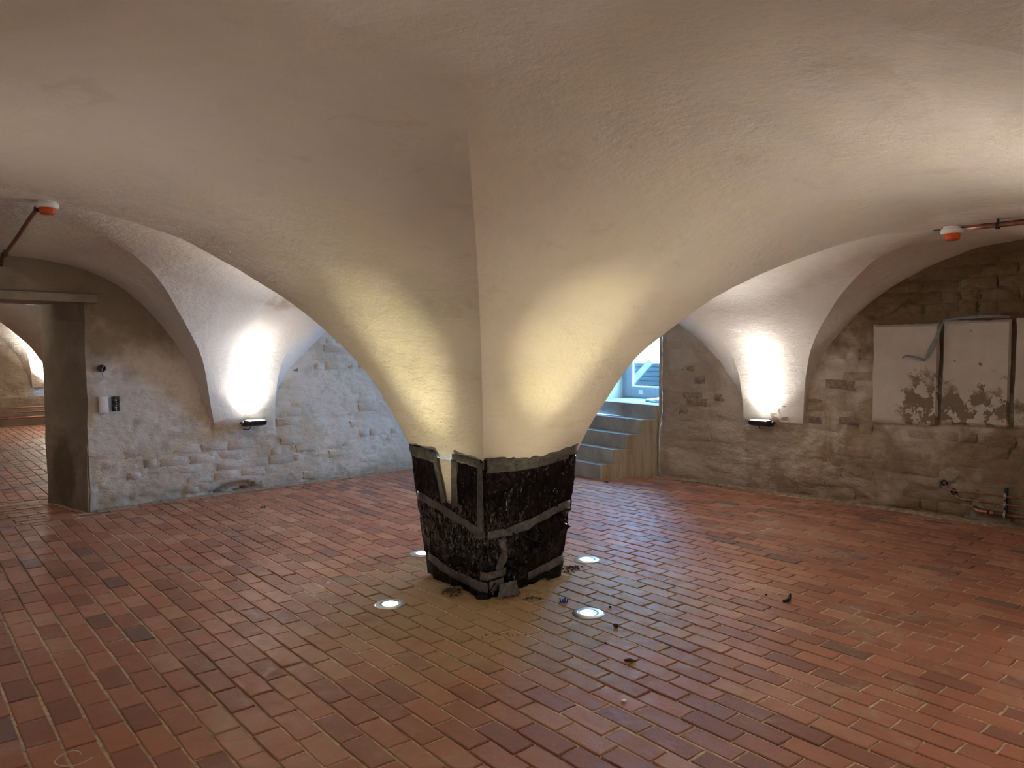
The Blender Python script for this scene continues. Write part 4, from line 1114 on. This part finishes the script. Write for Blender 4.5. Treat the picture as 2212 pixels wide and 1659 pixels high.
def panel(y0, y1, z0, z1, label, seed):
    e = empty('painted_panel', (XR, (y0 + y1) / 2, (z0 + z1) / 2)); tag(e, label, 'panel', 'white panels on the right wall')
    n = 40; u = np.linspace(-.5, .5, n); v = np.linspace(-.5, .5, n); U, Vv = np.meshgrid(u, v, indexing='ij')
    edge = np.minimum(.5 - abs(U), .5 - abs(Vv))
    Y = U * (y1 - y0) + fbm(np.stack([Vv * 6, U * 0 + seed, U * 0], -1), 1, seed, 3) * .008 * (edge < .02); Z = Vv * (z1 - z0) + fbm(np.stack([U * 6, U * 0 + seed, U * 0], -1), 1, seed + 5, 3) * .008 * (edge < .02)
    X = -.016 - fbm(np.stack([U * 3, Vv * 4, U * 0 + seed], -1), 1, seed, 3) * .004 + np.where(edge < .002, .03, 0)
    me = pydata('panel_face', np.stack([X, Y, Z], -1).reshape(-1, 3), gridfaces(n, n, True)); me.shade_smooth(); me.set_sharp_from_angle(angle=math.radians(50))
    mobj('panel_face', me, M['panel'], e)
panel(2.155, 2.722, .81, 1.735, 'white painted panel on the right wall, leftmost of three', 3)
panel(1.607, 2.122, .835, 1.755, 'white painted panel with flaking patches, under the curled grey strip', 8)
panel(.95, 1.572, .84, 1.76, 'white painted panel cut off by the right edge of the view', 12)
M['strip'] = simple('blue_grey_strip', (0.26, 0.27, 0.28), 0.6, 0, 0.3, 0.15)
def ribbon(name, pts, w, mat, parent, th=.003):
    bm = bmesh.new(); prev = None
    for (p, wd) in zip(pts, w):
        a = bm.verts.new(Vector(p) + Vector(wd)); b = bm.verts.new(Vector(p) - Vector(wd))
        if prev: bm.faces.new((prev[0], a, b, prev[1]))
        prev = (a, b)
    o = obj(name, bm, mat, parent, smooth=True); md = o.modifiers.new('thick', 'SOLIDIFY'); md.thickness = th; md.offset = 0
    return o
sp = empty('peeled_strip', (XR - .035, 2.11, 1.76)); tag(sp, 'blue grey strip of lining curling off over the white panels', 'strip')
P1 = [(0, -.50, .012), (0, -.40, .022), (0, -.28, .026), (0, -.16, .018), (0, -.06, .008), (-.008, .0, -.006)]
ribbon('top_run', P1, [(0, 0, .010), (0, 0, .013), (0, 0, .015), (0, 0, .012), (.004, .003, .010), (.006, .008, .008)], M['strip'], sp)
P2 = [(-.008, .0, -.006), (-.018, .020, -.06), (-.030, .040, -.13), (-.045, .058, -.20), (-.060, .085, -.27), (-.070, .105, -.32), (-.070, .125, -.355)]
ribbon('hanging_run', P2, [(.006, .008, .006), (.004, .012, .004), (.003, .014, .003), (.004, .022, .004), (.004, .026, .006), (.005, .018, .008), (.006, .008, .008)], M['strip'], sp)
P3 = [(-.070, .125, -.355), (-.062, .17, -.348), (-.055, .23, -.330), (-.050, .28, -.318), (-.046, .31, -.325), (-.040, .325, -.345)]
ribbon('curled_end', P3, [(.006, .004, .010), (.006, .0, .012), (.006, 0, .012), (.006, 0, .010), (.006, .003, .008), (.005, .004, .004)], M['strip'], sp)

# ------------------------------------------------------------------ small things lying on the floor
M['blue'] = simple('blue_plastic', (0.012, 0.03, 0.36), 0.35, 0, 0.5, 0.05)
M['rubber'] = simple('black_rubber', (0.012, 0.012, 0.014), 0.5, 0, 0.5, 0.1)
M['stone'] = simple('dark_stone', (0.055, 0.042, 0.035), 0.9, 0, 0.2, 0.3, 0.5, 80)
M['wood'] = simple('brown_wood_chip', (0.12, 0.075, 0.045), 0.85, 0, 0.2, 0.3)
M['paper'] = simple('white_paper', (0.82, 0.80, 0.80), 0.7, 0, 0.3, 0.03)
bm = bmesh.new()
box(bm, (0, 0, .004), (.052, .016, .006), bevel=.001)
for k, (x, h) in enumerate(((-.022, .022), (-.006, .018), (.006, .024), (.022, .020))): box(bm, (x, 0, .004 + h / 2), (.007, .012, h), Matrix.Rotation(.12 * (k - 1.5), 3, 'Y'), bevel=.001)
o = obj('plastic_clip', bm, M['blue']); o.location = (3.282, 2.933, .0); o.rotation_euler = (0, 0, -.75); tag(o, 'small blue pronged plastic clip on the bricks before the pillar', 'clip')
def pebble(x, y, r, label, mat='stone', seed=1, sq=.7, name='pebble'):
    bm = bmesh.new(); g = bmesh.ops.create_icosphere(bm, subdivisions=2, radius=r)
    for v in g['verts']: v.co *= 1 + .3 * mnoise.noise(v.co / r * 1.2 + Vector((seed, 0, 0))); v.co.z = v.co.z * sq
    o = obj(name, bm, M[mat], smooth=True); o.location = (x, y, r * sq * .9); tag(o, label, 'pebble')
pebble(3.183, 2.469, .016, 'dark pebble on the bricks right of the nearest floor uplight', seed=2)
pebble(3.403, 2.681, .009, 'tiny dark pebble in a joint behind the dark pebble', seed=3)
pebble(4.262, 2.156, .007, 'tiny dark pebble beside the black rubber strip', seed=4)
pebble(2.968, 2.367, .006, 'tiny dark pebble on bricks before the dark pebble', seed=5)
bm = bmesh.new(); tube(bm, [(-.045, 0, .008), (-.02, -.006, .010), (.01, -.002, .012), (.035, .010, .020), (.050, .018, .030)], .0095, 10, radii=[.007, .0095, .0095, .009, .006])
o = obj('rubber_strip', bm, M['rubber'], smooth=True); o.location = (4.255, 2.015, .0); o.rotation_euler = (0, 0, -.15); tag(o, 'short bent black rubber strip lying on the bricks', 'strip')
bm = bmesh.new(); tube(bm, [(-.03, 0, .008), (0, .002, .009), (.028, -.003, .007)], .008, 7, radii=[.004, .009, .004])
o = obj('wood_chip', bm, M['wood'], smooth=True); o.location = (2.874, 2.141, .0); o.rotation_euler = (0, 0, -.9); tag(o, 'brown wood chip lying in a floor joint', 'chip')
bm = bmesh.new(); lathe(bm, [(0, .003), (.010, .003), (.012, .001), (.012, -.001), (0, -.001)], 20)
o = obj('paper_dot', bm, M['paper'], smooth=False); o.location = (2.528, 1.914, .004); tag(o, 'small round white paper disc on a brick', 'disc')
bm = bmesh.new(); tube(bm, [(.03 * math.cos(a) * (1 + .12 * k), .03 * math.sin(a) * (1 + .12 * k), .004 + .006 * abs(math.sin(a * 1.3))) for k, a in enumerate([x * .42 for x in range(14)])], .0016, 6)
o = obj('string_curl', bm, M['paper'], smooth=True); o.location = (.715, 3.05, .0); tag(o, 'curled bit of pale string on the bricks', 'string')
bm = bmesh.new(); box(bm, (0, 0, .006), (.05, .03, .01), bevel=.002)
o = obj('rubber_pad', bm, M['rubber']); o.location = (6.64, 5.30, .0); o.rotation_euler = (0, 0, 1.1); tag(o, 'small black pad on the floor at the foot of the stairs', 'pad')
bm = bmesh.new()
for k in range(3): tube(bm, [(-.02 + .02 * k, -.02, .004), (-.01 + .018 * k, .0, .014), (.01 + .01 * k, .025, .005)], .006, 6, radii=[.003, .008, .002])
o = obj('dry_leaf', bm, M['rubber'], smooth=True); o.location = (3.207, 6.688, .0); tag(o, 'small dark scrap on bricks in front of the left wall pier', 'scrap')
